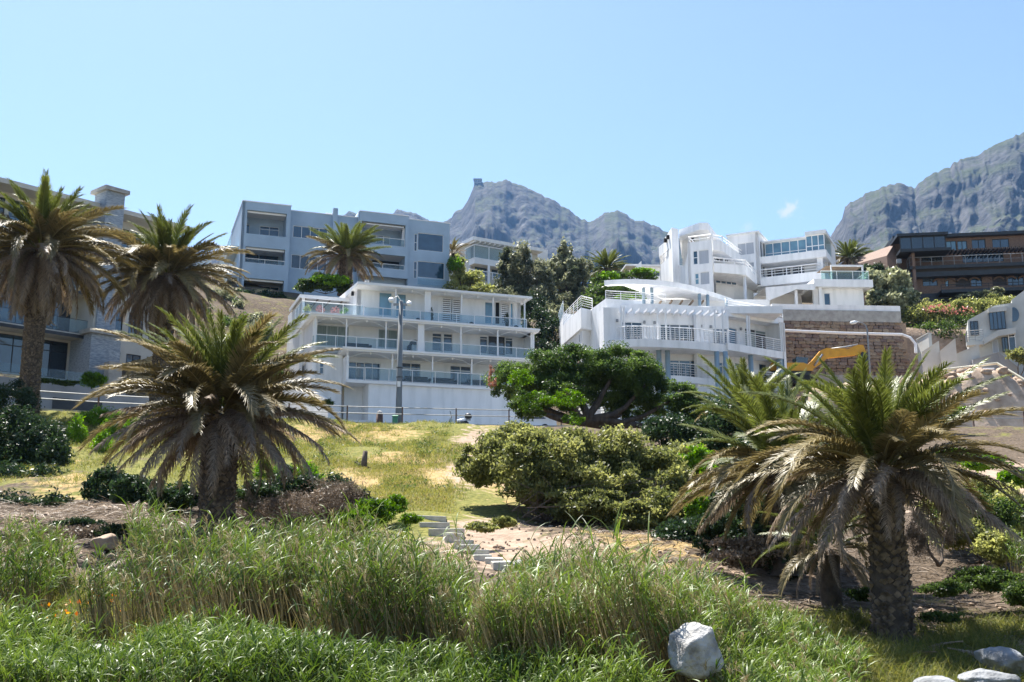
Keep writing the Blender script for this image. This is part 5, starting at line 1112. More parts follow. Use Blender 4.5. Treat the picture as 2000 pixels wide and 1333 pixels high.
shrub('dense dark thicket under the low palm at the right', [(1400, 1040, 27, 55, 34), (1470, 1060, 25.5, 60, 34), (1545, 1085, 24.5, 50, 34), (1330, 1050, 28.5, 50, 24)], 26000, .12, 'leafd', sub=40, extra=(('frondd', [(1470, 1075, 24.5, 80, 26)], 5000),), nl=0)
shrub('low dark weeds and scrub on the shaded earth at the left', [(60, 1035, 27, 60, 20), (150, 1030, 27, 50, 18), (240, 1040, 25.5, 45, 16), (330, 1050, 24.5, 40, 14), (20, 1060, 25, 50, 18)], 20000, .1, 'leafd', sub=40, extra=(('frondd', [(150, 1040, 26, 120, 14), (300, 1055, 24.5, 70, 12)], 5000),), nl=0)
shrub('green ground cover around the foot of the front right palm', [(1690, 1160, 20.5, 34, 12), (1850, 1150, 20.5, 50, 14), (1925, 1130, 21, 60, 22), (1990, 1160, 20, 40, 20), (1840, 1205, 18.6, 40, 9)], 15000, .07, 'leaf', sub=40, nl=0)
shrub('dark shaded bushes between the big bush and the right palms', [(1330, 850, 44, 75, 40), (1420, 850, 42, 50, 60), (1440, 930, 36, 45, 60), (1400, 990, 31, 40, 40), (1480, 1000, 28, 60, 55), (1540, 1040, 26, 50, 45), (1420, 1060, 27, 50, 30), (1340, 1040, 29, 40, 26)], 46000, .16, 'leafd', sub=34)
shrub('tangled green bushes on the bank right of the front palm', [(1850, 985, 27, 50, 32), (1920, 980, 28, 60, 40), (1980, 1010, 27, 50, 50), (1880, 1040, 25, 60, 32), (1960, 1070, 24, 50, 30)], 30000, .11, 'leafo', extra=(('leaf', [(1900, 1010, 25.5, 80, 40)], 9000),), sub=40)
plant('dry_shrub', 'tangle of dry twigs directly behind the front right trunk', 'shrub', [(1805, 1045, 23.5, 32, 46), (1850, 1030, 24.5, 24, 30)], 8000, .1, 'frondd', None, 0, 'shrubs on the slope', aspect=.1, bark='twig')
shrub('bright green bushes glimpsed between the fronds of the front right palm', [(1870, 892, 40, 50, 14), (1920, 905, 38, 40, 14), (1985, 930, 34, 30, 20), (1840, 800, 62, 50, 10)], 9000, .18, 'leafb')
plant('slender_tree', 'small young tree at the right edge before the grey house', 'tree', [(1985, 692, 85, 18, 13), (2000, 700, 85, 16, 12)], 2600, .22, 'leafo', P(1992, 745, 85), .07)

# ------------------------------------------------------------------ reeds, grass and flowers
def ribbons(roots, dirs, length, width, bend, nseg, tint, sidev=None):
    """tapering ribbons that bend over: arrays of roots, directions, lengths"""
    n = len(roots); s = np.linspace(0, 1, nseg + 1); side = unit(np.cross(dirs, np.array([0, 0, 1.]) + rng.normal(0, .3, (n, 3)))) if sidev is None else sidev
    hz = dirs.copy(); hz[:, 2] = 0; hz = unit(hz + rng.normal(0, .05, (n, 3)) * np.array([1, 1, 0]))
    V = np.zeros((n, nseg + 1, 2, 3)); 
    for k, t in enumerate(s):
        c = roots + dirs * (length * t)[:, None] + hz * (bend * length * t * t * .6)[:, None] - np.array([0, 0, 1.]) * (bend * length * t ** 2.2 * .75)[:, None]
        wv = side * (width * (1 - t) ** .7 * (.55 + .45 * min(1, t * 4)) + .0006)[:, None]
        V[:, k, 0] = c - wv; V[:, k, 1] = c + wv
    ii = np.arange(n * (nseg + 1) * 2).reshape(n, nseg + 1, 2)
    F = np.stack([ii[:, :-1, 0], ii[:, :-1, 1], ii[:, 1:, 1], ii[:, 1:, 0]], -1).reshape(-1, 4)
    return V.reshape(-1, 3), F, np.repeat(tint, (nseg + 1) * 2)
def reed_bed(label, X, Y, H, leanx, nleaf=6, dry=.35, plume=.25, leafy=1.0):
    n = len(X); Z = ground_z(X, Y); roots = np.stack([X, Y, Z], -1)
    lean = np.stack([leanx + rng.normal(0, .10, n), rng.normal(-.05, .10, n), np.ones(n)], -1); lean = unit(lean); H = H * (.62 + .75 * vnoise(X * .75, Y * .75, 91))
    isdry = rng.random(n) < dry
    parts = []; mats = []
    v, f, t = ribbons(roots, lean, H, np.full(n, .0105), rng.uniform(0, .12, n), 4, np.where(isdry, rng.uniform(.3, 1, n), rng.uniform(0, .35, n))); parts.append((v, f, t, 1))
    for k in range(nleaf):
        sel = np.where(rng.random(n) < np.where(isdry, .25, 1.0) * leafy)[0]; m_ = len(sel); at = rng.uniform(.5, 1.0, m_) ** .8
        r0 = roots[sel] + lean[sel] * (H[sel] * at)[:, None]; az = rng.uniform(0, 2 * math.pi, m_)
        d = unit(np.stack([np.cos(az) * .5 + .12, np.sin(az) * .5, rng.uniform(.6, 1.6, m_)], -1))
        pt = np.clip(vnoise(X[sel] * .8, Y[sel] * .8, 55) * 1.5 - .25, 0, 1)
        v, f, t = ribbons(r0, d, rng.uniform(.28, .6, m_) * np.clip(H[sel] / 1.8, .55, 1.1), rng.uniform(.008, .015, m_), rng.uniform(.12, .9, m_), 4, np.clip(rng.uniform(.0, .6, m_) + pt * .4, 0, 1)); parts.append((v, f, t, 0))
    sel = np.where(isdry & (rng.random(n) < plume))[0]
    if len(sel):
        for k in range(9):
            r0 = roots[sel] + lean[sel] * (H[sel] * (.9 + k * .012))[:, None]; az = rng.uniform(0, 6.28, len(sel)); d = unit(np.stack([np.cos(az) * .35 - .2, np.sin(az) * .35, np.ones(len(sel))], -1))
            v, f, t = ribbons(r0, d, rng.uniform(.10, .2, len(sel)), np.full(len(sel), .007), np.full(len(sel), .5), 2, rng.uniform(.5, 1, len(sel))); parts.append((v, f, t, 1))
    off = 0; VV = []; FF = []; TT = []; MI = []
    for v, f, t, mi in parts: VV.append(v); FF.append(f + off); TT.append(t); MI.append(np.full(len(f), mi)); off += len(v)
    me = np_mesh('reeds', np.concatenate(VV), np.concatenate(FF), False, {'tint': np.concatenate(TT)}); me.materials.append(M['reed']); me.materials.append(M['reeds'])
    me.polygons.foreach_set('material_index', np.concatenate(MI).astype(np.int32)); me.update()
    return tag(link('reeds', me), label, 'reeds', kind='stuff')
def region(poly, n, dens=None):          # random points inside a plan polygon
    poly = np.array(poly); lo, hi = poly.min(0), poly.max(0); out_ = np.zeros((0, 2))
    while len(out_) < n:
        q = rng.uniform(lo, hi, (n * 2, 2)); ins = np.zeros(len(q), bool)
        for i in range(len(poly)):
            a, b = poly[i], poly[(i + 1) % len(poly)]
            c_ = ((a[1] > q[:, 1]) != (b[1] > q[:, 1])) & (q[:, 0] < (b[0] - a[0]) * (q[:, 1] - a[1]) / (b[1] - a[1] + 1e-12) + a[0]); ins ^= c_
        q = q[ins]
        if dens is not None: q = q[rng.random(len(q)) < dens(q)]
        out_ = np.concatenate([out_, q])
    return out_[:n, 0], out_[:n, 1]
def clumpy(q): return np.clip(vnoise(q[:, 0] * .9, q[:, 1] * .9, 77) * 1.8 - .35, .04, 1)
x, y = region([(-6.3, 15.5), (-.5, 15.0), (-.5, 19.5), (-3, 21.5), (-6.6, 20.5)], 4600, clumpy); reed_bed('tall leaning reeds with dry stalks left of centre', x, y, rng.uniform(.9, 1.75, len(x)), -.2, 4, .55, .35)
x, y = region([(-.3, 13.6), (2.6, 13.3), (4.0, 16), (3.4, 19.0), (.3, 19)], 4000, clumpy); reed_bed('tall reed clump with tan stalks in the centre foreground', x, y, np.interp(x, [-.2, 2.2, 4], [1.5, 1.75, 1.25]) * rng.uniform(.75, 1.1, len(x)), -.24, 4, .65)
x, y = region([(2.4, 12.4), (4.0, 12.4), (5.2, 15.5), (4.6, 18), (3.2, 18)], 1800); reed_bed('shorter reeds between the pale boulder and the front right palm', x, y, np.interp(x, [2.4, 5.2], [1.0, .5]) * rng.uniform(.7, 1.1, len(x)), -.15, 5, .35)
x, y = region([(-8.5, 12.3), (1.8, 12.2), (1.2, 14.2), (-2, 14.8), (-8.8, 15.0)], 6000, clumpy); reed_bed('low fresh green reeds along the bottom of the picture', x, y, rng.uniform(.35, .8, len(x)), -.05, 6, .10, 0)
x, y = region([(-14, 17), (-8.4, 15), (-7.6, 17), (-8.5, 20.5), (-14, 21)], 2400, clumpy); reed_bed('green reeds with seed heads at the lower left', x, y, rng.uniform(.7, 1.15, len(x)), -.08, 6, .3, .6)
x, y = region([(10, 19), (15, 19.5), (17, 24), (11, 23.5)], 1500); reed_bed('green reeds on the bank at the right edge', x, y, rng.uniform(.7, 1.2, len(x)), .05, 6, .15, .2)
def grass(label, x, y, hmin, hmax, tlo, thi, wd=.008):
    n = len(x); r0 = np.stack([x, y, ground_z(x, y) - .01], -1); d = unit(np.stack([rng.normal(0, .35, n), rng.normal(0, .35, n), np.ones(n)], -1))
    v, f, t = ribbons(r0, d, rng.uniform(hmin, hmax, n), np.full(n, wd), rng.uniform(.2, 1.0, n), 2, rng.uniform(tlo, thi, n))
    return tag(link('grass', np_mesh('grass', v, f, False, {'tint': t}), None, M['grass']), label, 'grass', kind='stuff')
def lawn_d(q): return np.clip(vnoise(q[:, 0] * .7, q[:, 1] * .35, 5) * 2.0 - .45, .03, 1)
x, y = region([(-14, 46), (-3, 40), (-2.2, 55), (-3.5, 69.5), (-15, 67.5), (-26, 62), (-24, 50)], 60000, lawn_d); grass('short sunlit grass on the lawn below the road', x, y, .08, .34, .15, 1.0, .013)
x, y = region([(-26, 36), (-8, 34), (-6, 40), (-14, 47), (-26, 52)], 22000, lawn_d); grass('rough grass on the bank between the dark bush and the broad palm', x, y, .08, .35, .1, .9, .011)
x, y = region([(-6, 33), (-1.6, 32), (-3, 46), (-8, 46)], 24000, lawn_d); grass('yellowing grass on the slope above the steps', x, y, .06, .28, .3, 1.0, .010)
x, y = region([(-9, 12), (9, 12), (11, 20), (-12, 21)], 90000, clumpy); grass('rough grass growing among the reeds', x, y, .15, .55, .05, .9, .006)
cx, cy = region([(-14, 44), (-3, 36), (-1.5, 36), (-2.6, 55), (-3.5, 69), (-15, 66), (-25, 60), (-22, 46)], 520, lawn_d)
k_ = rng.integers(0, 520, 20000); x, y = cx[k_] + rng.normal(0, .16, 20000), cy[k_] + rng.normal(0, .16, 20000); grass('ragged tufts of longer grass scattered over the lawn', x, y, .15, .5, .0, .85, .011)
C_ = np.stack([cx[:160], cy[:160] + .3, ground_z(cx[:160], cy[:160] + .3)], -1); j_ = rng.integers(0, 160, 9000); C_ = C_[j_] + np.abs(rng.normal(0, 1, (9000, 3))) * np.array([.22, .22, .16]) * np.where(rng.random((9000, 3)) < .5, -1, 1) * np.array([1, 1, 0]) + np.array([0, 0, 1]) * np.abs(rng.normal(.08, .1, (9000, 1)))
tag(link('weeds', leaf_mesh('weeds', C_, .11, rng.random(9000), .4, .6), None, M['leaf']), 'low leafy weeds dotted over the lawn', 'weeds', kind='stuff')
x, y = region([(-12, 67), (0, 69.6), (0, 70.4), (-12, 68.4)], 2500); grass('tufts of tall grass along the railing', x, y, .2, .6, .2, .8, .012)
x, y = region([(8.5, 17), (13, 18), (12, 22), (8.5, 20.5)], 7000); grass('short green turf beside the front right palm', x, y, .05, .16, .1, .6, .008)
x, y = region([(-7.6, 16.5), (-6.2, 16.3), (-6.1, 19), (-7.4, 19.4)], 60)
tag(link('flowers', leaf_mesh('flowers', np.stack([x, y, ground_z(x, y) + rng.uniform(.2, .6, len(x))], -1), .07, rng.random(len(x)), .9), None, M['orange']), 'orange flowers dotted in the grass at the lower left', 'flowers', kind='stuff')

# ------------------------------------------------------------------ rocks, steps and small ground things
def boulder(label, c, sz, m='rock', seed=0, name='boulder', cat='boulder', group=None, flat=1.0):
    g = np.random.default_rng(seed); bm = bmesh.new(); bmesh.ops.create_icosphere(bm, subdivisions=4 if max(sz) > .3 and name != 'rubble_stone' else 3, radius=1)
    cuts = [(unit(g.normal(size=3)), g.uniform(.62, .9)) for _ in range(9)]
    for v in bm.verts:
        p_ = np.array(v.co)
        for n_, d_ in cuts:
            k = p_ @ n_
            if k > d_: p_ = p_ - n_ * (k - d_) * .85
        p_ = p_ * (1 + .20 * float(fbm(np.array([p_[0] * 2.2 + seed]), np.array([p_[1] * 2.2 + p_[2] * 1.7]), 4, seed)[0]) * 2); v.co = p_ * np.array(sz)
    me = bpy.data.meshes.new(name); bm.to_mesh(me); bm.free(); me.polygons.foreach_set('use_smooth', [True] * len(me.polygons))
    o = link(name, me, None, M[m]); o.location = c; o.rotation_euler = (0, 0, g.uniform(0, 6)); return tag(o, label, cat, group)
boulder('large pale boulder with dark stains among the foreground reeds', P(1360, 1275, 13.0), (.36, .36, .38), 'rock', 3)
boulder('long grey rock at the bottom right corner', P(1955, 1293, 15.5), (.55, .3, .2), 'rockd', 5, 'rock', 'rock', 'rocks by the right palm'); boulder('flat grey rock below the long one at the bottom right', P(1930, 1326, 14.5), (.4, .3, .14), 'rockd', 6, 'rock', 'rock', 'rocks by the right palm'); boulder('grey rock at the bottom edge right of the palm foot', P(1835, 1340, 14), (.32, .25, .12), 'rockd', 7, 'rock', 'rock', 'rocks by the right palm')
boulder('pale rock half buried in the reeds at the bottom left', P(195, 1290, 14.2), (.26, .24, .22), 'rock', 9, 'rock', 'rock'); boulder('brown stone on the path near the road wall', P(936, 851, 66), (.45, .35, .28), 'rock2', 10, 'rock', 'rock'); boulder('pale stone beside the brown one near the road wall', P(953, 850, 66), (.4, .35, .25), 'rock', 12, 'rock', 'rock')
boulder('brown rock on the bare earth under the broad palm', P(205, 1060, 24), (.36, .3, .22), 'rock2', 14, 'rock', 'rock'); boulder('small stone at the foot of the steps', P(1013, 1103, 23.4), (.16, .14, .12), 'rock', 15, 'rock', 'rock')
# bare earth and rubble of the building plot
def mound_h(x, y):
    x = np.asarray(x, float); y = np.asarray(y, float); e_ = np.clip((y - 79) / 4.2, 0, 1); e_ = e_ * e_ * (3 - 2 * e_)
    return ROADZ + .05 + (np.interp(x, [23.5, 26, 31, 34, 38, 46], [3.6, 4.3, 4.4, 5.0, 5.9, 5.4]) + fbm(x * .5, y * .5, 5, 31) * 2.2) * e_ * np.clip((x - 23.2) / 1.2, 0, 1)
xs = np.linspace(23.2, 46, 90); ys = np.linspace(79, 93, 60); Xm, Ym = np.meshgrid(xs, ys)
ii = np.arange(Xm.size).reshape(Xm.shape); Fm = np.stack([ii[:-1, :-1], ii[:-1, 1:], ii[1:, 1:], ii[1:, :-1]], -1).reshape(-1, 4)
tag(link('earth_mound', np_mesh('earth_mound', np.stack([Xm, Ym, mound_h(Xm, Ym)], -1).reshape(-1, 3), Fm, True), None, mat('bare_earth', (.52, .40, .30), (.33, .24, .17), 1.1, .95, .9, 3)), kind='structure')
for k in range(70):
    x_, y_ = random.uniform(32.5, 43), random.uniform(80.5, 86); s_ = random.uniform(.15, .6) * (1.3 if k % 7 == 0 else 1)
    boulder('lump of broken sandstone in the rubble heap on the building plot', (x_, y_, float(mound_h(x_, y_)) + s_ * .2), (s_, s_ * .8, s_ * .65), 'rock2', 100 + k, 'rubble_stone', 'rubble', 'rubble on the building plot')
# dead leaves, sticks and stones lying on the bare ground
def litter(label, poly, n, lo, hi):
    x, y = region(poly, n); az = rng.uniform(0, 6.28, n); d = unit(np.stack([np.cos(az), np.sin(az), rng.uniform(-.05, .45, n)], -1))
    v, f, t = ribbons(np.stack([x, y, ground_z(x, y) + .03], -1), d, rng.uniform(lo, hi, n), rng.uniform(.006, .02, n), rng.uniform(0, .6, n), 2, rng.uniform(.0, 1, n)); tag(link('leaf_litter', np_mesh('leaf_litter', v, f, False, {'tint': t}), None, M['frondd']), label, 'litter', kind='stuff')
litter('dry leaves and sticks on the bare earth under the broad palm', [(-16, 21), (-4, 20.5), (-4, 29), (-16, 34)], 9000, .12, .6)
litter('dry leaves and sticks on the ground around the right palms', [(1, 24), (7, 16), (13, 17), (14, 27), (8, 31), (2, 31)], 9000, .1, .5)
def stones(label, poly, n, lo, hi, m):
    x, y = region(poly, n); z = ground_z(x, y); bm = bmesh.new(); bmesh.ops.create_icosphere(bm, subdivisions=1, radius=1); bv = np.array([v.co[:] for v in bm.verts]); bf = np.array([[v.index for v in f.verts] for f in bm.faces]); bm.free()
    k = len(bv); sz = rng.uniform(lo, hi, (n, 1, 1)) * rng.uniform(.5, 1.2, (n, 1, 3)); V = bv[None] * (1 + rng.normal(0, .13, (n, k, 1))) * sz + np.stack([x, y, z + .01], -1)[:, None]
    tag(link('pebbles', np_mesh('pebbles', V.reshape(-1, 3), (bf[None] + (np.arange(n) * k)[:, None, None]).reshape(-1, 3), False), None, M[m]), label, 'stones', kind='stuff')
stones('loose grey stones on the shaded earth left of the broad palm', [(-15, 22), (-6, 21), (-6, 28), (-15, 33)], 160, .03, .12, 'rock2')
stones('small stones scattered on the sandy ground by the steps', [(-2, 23), (8, 17), (11, 22), (6, 30), (-1, 33)], 500, .02, .08, 'rock2')
# concrete steps
st = empty('concrete_steps', P(900, 1055, 28)); tag(st, 'flight of pale concrete steps descending the sandy slope', 'steps')
sp = [(840, 1008, 30.8, 44), (848, 1021, 30, 40), (872, 1033, 29, 46), (886, 1043, 28.2, 26), (906, 1055, 27.2, 26), (917, 1064, 26.6, 26), (935, 1074, 26, 26), (942, 1084, 25.4, 24), (965, 1090, 24.9, 24), (980, 1097, 24.3, 26), (1000, 1104, 23.8, 22)]
for i, (x_, y_, Y_, w_) in enumerate(sp):
    c = P(x_, y_, Y_) - st.location; wd = w_ * Y_ / 2000 * .72; o = MB().box(-wd, wd, -.2, .25, -.3, .0).build('step', M['step'], st, bevel=.02); o.location = c; o.rotation_euler = (random.uniform(-.03, .03), random.uniform(-.04, .04), R(random.uniform(-6, 10)))
# stump and fallen fronds
b_ = P(710, 922, 45); mb = MB(); z0 = gz(b_.x, b_.y)
mb.path([(0, 0, -.2), (.02, 0, .3), (.06, .02, .75)], [.17, .13, .10], 8).path([(0, 0, 0), (-.25, .05, .2), (-.42, .05, .28)], [.09, .06, .03], 6).path([(.05, 0, .1), (.2, -.1, .02), (.34, -.1, .0)], [.08, .05, .03], 6)
o = mb.build('tree_stump', M['twig'], None, True); o.location = (b_.x, b_.y, z0); tag(o, 'dark broken tree stump on the sunny lawn', 'stump')
for i, (x_, y_, Y_, a_) in enumerate(((245, 1030, 24, 20), (300, 1045, 23.5, 150), (340, 1030, 24.5, 80), (270, 1055, 23, 250), (380, 1060, 22.5, 200), (330, 1060, 23, 330), (1850, 1260, 17, -30), (1880, 1240, 17.5, 150), (1830, 1280, 16.5, 100))):
    b_ = P(x_, y_, Y_); o = link('fallen_frond', random.choice(FR['dry']), None); o.scale = (.5,) * 3; o.location = (b_.x, b_.y, gz(b_.x, b_.y) + .25); o.rotation_euler = (random.uniform(-.4, .4), .12, R(a_)); tag(o, 'dead brown frond lying on the ground under the %s palm' % ('broad left' if i < 6 else 'front right'), 'frond', 'fallen fronds under the %s palm' % ('broad left' if i < 6 else 'front right'))

# ------------------------------------------------------------------ road furniture
rl = empty('road_railing', (0, 0, ROADZ)); tag(rl, 'two-rail metal railing with rusty posts along the road edge', 'railing')
xs = np.arange(-44, 50, 3.62) + .35
pts = [Vector((x_, float(road_y(x_)) + .18, .1)) for x_ in xs]
for p_ in pts: MB().box(p_.x - .045, p_.x + .045, p_.y - .045, p_.y + .045, .05, 1.22).build('post', M['rust'], rl)
for h in (.68, 1.12): MB().path([p_ + Vector((0, 0, h - .05)) for p_ in pts], .034, 6).build('rail', M['metal'], rl)
def lamp_mast():
    b_ = P(778, 838, 73.5); e = empty('lamp_post', (b_.x, b_.y, ROADZ)); tag(e, 'tall grey lamp post with floodlights in front of the white villa', 'lamp post')
    H_ = P(778, 588, 73.5).z - ROADZ; MB().lathe([(.24, -.3), (.23, 1.5), (.15, H_)], n=14).build('mast', M['pole'], e, True)
    MB().box(-.55, .5, -.06, .06, H_ - .35, H_ - .2).build('crossbar', M['metal'], e); MB().path([(.0, 0, H_), (-.25, -.05, H_ + .35), (-.5, -.1, H_ + .2), (-.6, -.1, H_ + .05)], .035, 6).build('arm', M['trim'], e, True)
    for x_, z_0 in ((-.72, H_ + .02), (.62, H_ - .25)):
        MB().lathe([(.07, -.16), (.17, -.1), (.2, .1), (.04, .16)], n=12).build('floodlight', M['trim'], e, True).matrix_local = Matrix.Translation((x_, -.1, z_0)) @ Matrix.Rotation(R(70), 4, 'X')
    MB().box(-.12, .12, -.27, -.24, 3.2, 3.6).build('notice_plate', M['trim'], e)
    for z_0 in (3.9, 4.6): MB().lathe([(.235, 0), (.24, .03), (.235, .06)], (0, 0, z_0), 14).build('band', M['dark'], e)
lamp_mast()
def street_lamp():
    b_ = P(1698, 745, 82); e = empty('street_lamp', (b_.x, b_.y, 11)); tag(e, 'curved street lamp in front of the stone retaining wall', 'street lamp'); z1 = P(1698, 640, 82).z - 11
    MB().path([(.12, 0, -1.5), (.1, 0, z1 - .2), (.0, 0, z1 + .15), (-.25, 0, z1 + .38), (-.7, 0, z1 + .45)], [.09, .07, .06, .05, .045], 8).build('pole', M['metal'], e, True)
    MB().lathe([(.05, -.32), (.13, -.2), (.15, .1), (.06, .3)], n=10).build('lamp_head', M['trim'], e, True).matrix_local = Matrix.Translation((-.95, 0, z1 + .42)) @ Matrix.Rotation(R(80), 4, 'Y')
street_lamp()
b_ = P(741, 832, 72); e = empty('marker_post', (b_.x, b_.y, ROADZ)); tag(e, 'stout brown post with a pale rounded top beside the lamp post', 'post')
MB().lathe([(.24, -.2), (.25, .3), (.23, 1.05)], n=12).build('shaft', M['brownpost'], e, True); MB().lathe([(.23, 0), (.21, .1), (.13, .22), (.03, .27)], (0, 0, 1.05), 12).build('cap', M['rock'], e, True)
b_ = P(772, 832, 72); e = empty('green_bin', (b_.x, b_.y, ROADZ)); tag(e, 'small green bin at the foot of the lamp post', 'bin'); MB().box(-.2, .16, -.2, .2, 0, .85).build('body', M['green'], e, bevel=.04); MB().prism([(-.23, -.23), (.19, -.23), (.19, .23), (-.23, .23)], .86, [.93, .93, 1.02, 1.02]).build('lid', M['green'], e, bevel=.02)
def scooter():
    b_ = P(893, 835, 73); e = empty('scooter', (b_.x, b_.y, ROADZ)); tag(e, 'parked scooter with round top box and mirror behind the railing', 'scooter')
    for x_ in (-.62, .62):
        MB().lathe([(.17, -.05), (.25, -.05), (.25, .05), (.17, .05)], n=18).build('wheel', M['rubber'], e, True).matrix_local = Matrix.Translation((x_, 0, .25)) @ Matrix.Rotation(R(90), 4, 'X')
    MB().path([(-.66, 0, .25), (-.5, 0, .75), (-.42, 0, 1.02)], [.06, .07, .04], 8).build('fork', M['dark'], e, True)
    MB().prism([(-.52, -.2), (-.38, -.2), (-.38, .2), (-.52, .2)], .3, [.95, .8, .8, .95]).build('leg_shield', M['bluecol'], e, bevel=.04); MB().box(-.4, .2, -.16, .16, .22, .32).build('footboard', M['dark'], e, bevel=.03)
    MB().lathe([(.02, -.5), (.17, -.38), (.22, 0), (.16, .35), (.03, .48)], n=12).build('body', M['dark'], e, True).matrix_local = Matrix.Translation((.35, 0, .5)) @ Matrix.Rotation(R(82), 4, 'Y')
    MB().lathe([(.03, -.38), (.13, -.3), (.14, .25), (.05, .38)], n=12).build('seat', M['carpaint'], e, True).matrix_local = Matrix.Translation((.22, 0, .70)) @ Matrix.Rotation(R(80), 4, 'Y')
    MB().path([(-.42, -.32, 1.0), (-.42, 0, 1.02), (-.42, .32, 1.0)], .022, 6).build('handlebar', M['dark'], e, True)
    for s_ in (-1, 1):
        MB().path([(-.42, s_ * .2, 1.0), (-.48, s_ * .3, 1.25)], .012, 5).build('mirror_stem', M['dark'], e); MB().lathe([(.01, -.02), (.085, 0), (.01, .02)], n=10).build('mirror', M['dark'], e, True).matrix_local = Matrix.Translation((-.5, s_ * .31, 1.34)) @ Matrix.Rotation(R(60), 4, 'Y')
    MB().lathe([(.05, -.16), (.24, -.1), (.27, .05), (.2, .2), (.04, .25)], n=14).build('top_box', M['dark'], e, True).location = (.78, 0, 1.0); MB().box(.6, .95, -.04, .04, .72, .86).build('carrier', M['metal'], e)
scooter()
def car():
    b_ = P(1028, 838, 75); e = empty('parked_car', (b_.x, b_.y, ROADZ), R(3)); tag(e, 'white parked car half hidden behind the bush by the railing', 'car')
    pr_ = [(-2.1, .35), (-2.1, .62), (-1.95, .78), (-1.0, .95), (-.35, 1.38), (.9, 1.42), (1.7, 1.0), (2.1, .92), (2.12, .4)]; n = len(pr_); V = []
    for y_, k in ((-.82, .93), (-.72, 1), (.72, 1), (.82, .93)): V += [(x_, y_ * (1 if z_0 < 1 else .86), .35 + (z_0 - .35) * (k if z_0 > .9 else 1)) for x_, z_0 in pr_]
    F_ = [tuple(range(n)), tuple(range(3 * n, 4 * n))[::-1]] + [(r_ * n + i, r_ * n + (i + 1) % n, (r_ + 1) * n + (i + 1) % n, (r_ + 1) * n + i) for r_ in range(3) for i in range(n)]
    MB().add(V, F_).build('body', M['carpaint'], e, True, .04); MB().add([(-.98, -.7, .98), (-.38, -.62, 1.36), (-.38, .62, 1.36), (-.98, .7, .98)], [(0, 1, 2, 3)]).build('windscreen', M['glassd'], e).location.z = .02
    for s_ in (-1, 1):
        MB().add([(-.8, s_ * .775, .97), (-.3, s_ * .70, 1.32), (.85, s_ * .70, 1.34), (1.4, s_ * .775, 1.0)], [(0, 1, 2, 3)]).build('side_window', M['glassd'], e).location.y = s_ * .02; MB().box(-2.12, -2.0, s_ * .6 - .16, s_ * .6 + .16, .6, .74).build('headlight', M['glassb'], e, bevel=.03)
        for x_ in (-1.3, 1.3): w_ = MB().lathe([(.2, -.1), (.31, -.1), (.31, .1), (.2, .1)], n=18).build('wheel', M['rubber'], e, True); w_.matrix_local = Matrix.Translation((x_, s_ * .74, .31)) @ Matrix.Rotation(R(90), 4, 'X'); MB().lathe([(.01, -.11), (.2, -.1), (.2, .1), (.01, .11)], n=12).build('rim', M['metal'], w_, True)
        MB().box(-.75, -.6, s_ * .86 - .1, s_ * .86 + .1, .98, 1.1).build('mirror', M['carpaint'], e, bevel=.03)
car()
def excavator():
    Yx = 86; o_ = P(1545, 748, Yx); e = empty('excavator', o_); tag(e, 'yellow excavator with raised boom beside the curved villa', 'excavator')
    q = lambda x_, y_: P(x_, y_, Yx) - o_
    def plate(name, pts, m, th, parent=None):
        V = [(p_.x, s_ * th, p_.z) for s_ in (-1, 1) for p_ in pts]; n = len(pts)
        return MB().add(V, [tuple(range(n)), tuple(range(n, 2 * n))[::-1]] + [(i, (i + 1) % n, (i + 1) % n + n, i + n) for i in range(n)]).build(name, M[m], e, bevel=.03)
    plate('house', [q(1500, 714), q(1562, 714), q(1580, 722), q(1580, 728), q(1500, 728)], 'yellow', 1.2)
    plate('boom', [q(1566, 722), q(1585, 706), q(1602, 686), q(1612, 682), q(1640, 683), q(1672, 686), q(1672, 694), q(1640, 697), q(1614, 700), q(1600, 712), q(1588, 720), q(1574, 727)], 'yellow', .28)
    plate('arm', [q(1655, 684), q(1674, 675), q(1684, 676), q(1690, 690), q(1682, 694), q(1660, 692)], 'yellow', .22); plate('bucket', [q(1680, 690), q(1694, 694), q(1692, 712), q(1676, 708)], 'dark', .45)
    plate('cab', [q(1552, 700), q(1574, 702), q(1572, 714), q(1552, 714)], 'glassd', .6); plate('chassis', [q(1502, 729), q(1578, 729), q(1574, 737), q(1506, 737)], 'dark', 1.0)
    for s_ in (-1, 1): t = plate('track', [q(1498, 738), q(1582, 738), q(1588, 745), q(1580, 752), q(1500, 752), q(1494, 745)], 'rubber', .3); t.location.y = s_ * 1.0
    MB().path([q(1604, 694) + Vector((0, -.35, 0)), q(1588, 716) + Vector((0, -.35, 0))], .09, 8).build('hydraulic_ram', M['metal'], e, True); MB().path([q(1620, 683), q(1650, 679), q(1676, 674)], .1, 8).build('hydraulic_ram', M['metal'], e, True)
excavator()
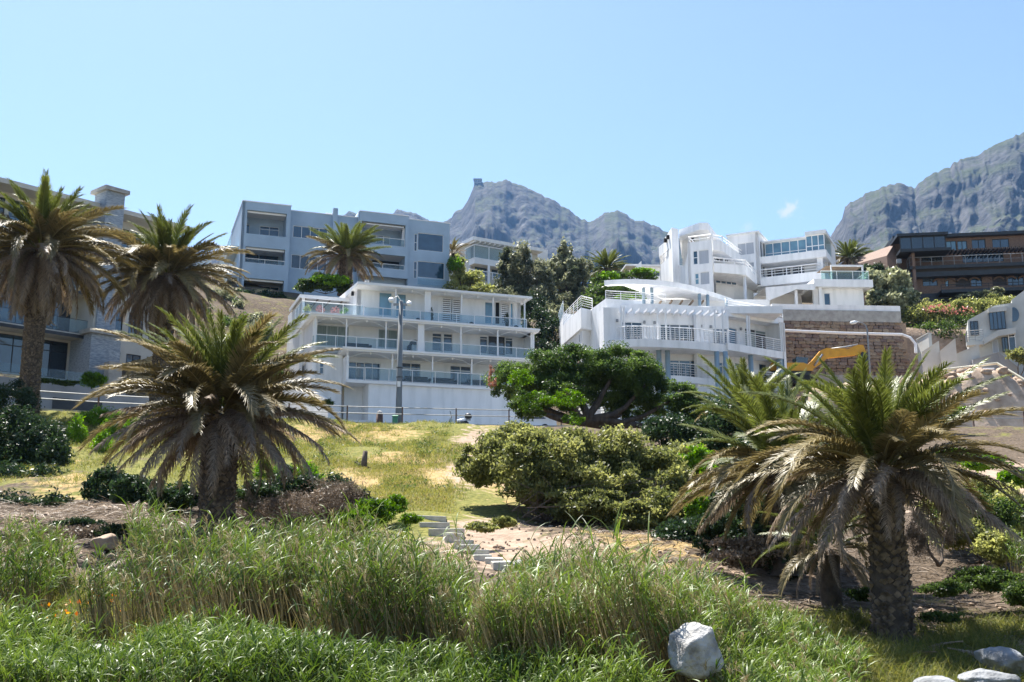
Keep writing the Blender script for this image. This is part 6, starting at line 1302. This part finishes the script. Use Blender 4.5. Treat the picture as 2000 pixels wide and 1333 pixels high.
# site pipes
tag(MB().path([P(1805, 733, 84), P(1850, 722, 84), P(1900, 716, 84), P(1947, 710, 84), P(2010, 748, 82)], .11, 8).build('site_pipe', M['pvc']), 'cream plastic pipe bent over the rubble of the building plot', 'pipe')
tag(MB().path([P(1897, 722, 83.6), P(1941, 721, 83.6), P(1938, 738, 83.4), P(1945, 741, 83.4), P(1944, 748, 83.2)], .09, 8).build('site_pipe', M['trim']), 'white plastic pipe with elbows hanging over the rubble', 'pipe')
tag(MB().path([P(1950, 763, 82), P(2010, 768, 82)], .1, 8).build('site_pipe', M['pvc']), 'short cream pipe lying on the sandy heap at the right edge', 'pipe')
for i, (x_, l_) in enumerate(((27.5, 'leftmost concrete block standing before the stone retaining wall'), (29, 'middle concrete block standing before the stone retaining wall'), (32.5, 'rightmost concrete block standing before the stone retaining wall'))):
    o = MB().box(-.5, .5, -.3, .3, -.3, 1.1).build('concrete_block', M['concrete'], None, bevel=.04); o.location = (x_, 89.5, float(mound_h(x_, 89.5))); o.rotation_euler = (0, 0, R(20 * i)); tag(o, l_, 'block', 'concrete blocks on the building plot')
# potted plants on the side terrace of the white villa
for i, (x_, mm, l_) in enumerate(((601, 'leafo', 'spiky yellow-green plant in a grey planter on the side terrace'), (625, 'flower', 'pot with pink flowers on the side terrace'), (655, 'flower', 'pot with red flowers by the terrace corner'), (672, 'leafb', 'light green potted plant at the right end of the side terrace'))):
    def pot(e, mm=mm, i=i):
        MB().lathe([(.16, 0), (.24, .3), (.25, .33)], n=14).build('pot', M['pgrey' if i == 0 else 'terracotta' if i % 2 else 'trim'], e, True); C_, T_ = cloud([(np.array([0, 0, .58]), np.array([.32, .32, .3]))], 420); link('foliage', leaf_mesh('foliage', C_, .14, T_, .25, 1.0), e, M[mm])
    on_deck('potted_plant', F1, x_, 603, 1.3, za, l_, 'potted plant', pot)
def topiary(e):
    MB().lathe([(.15, 0), (.2, .3)], n=12).build('pot', M['terracotta'], e, True); C_, T_ = cloud([(np.array([0, 0, .9]), np.array([.2, .2, .65]))], 700); link('foliage', leaf_mesh('foliage', C_, .12, T_), e, M['leafd'])
on_deck('potted_plant', F1, 842, 612, 1.3, za, 'slim dark shrub in a pot beside the thick top-floor column', 'potted plant', topiary); on_deck('potted_plant', F1, 990, 630, 1.2, za, 'slim dark potted shrub near the far end of the top balcony', 'potted plant', topiary)

# ------------------------------------------------------------------ haze between here and the mountains
hz = MB().box(-4300, 4300, -395, 4150, -40, 1500).build('haze', None) if False else None
me = bpy.data.meshes.new('haze'); bm = bmesh.new(); bmesh.ops.create_cube(bm, size=1); bm.to_mesh(me); bm.free()
hm = bpy.data.materials.new('haze'); hm.use_nodes = True; t = hm.node_tree; t.nodes.clear(); oo = t.nodes.new('ShaderNodeOutputMaterial'); pv = t.nodes.new('ShaderNodeVolumePrincipled')
pv.inputs['Color'].default_value = (.26, .52, 1.0, 1); pv.inputs['Density'].default_value = .000055; pv.inputs['Anisotropy'].default_value = .2; t.links.new(pv.outputs[0], oo.inputs['Volume'])
hz = link('haze', me, None, hm); hz.scale = (9400, 5200, 1640); hz.location = (0, 2000, 740); tag(hz, kind='stuff'); hz['label'] = 'thin blue haze in front of the mountains'; hz.display_type = 'WIRE'
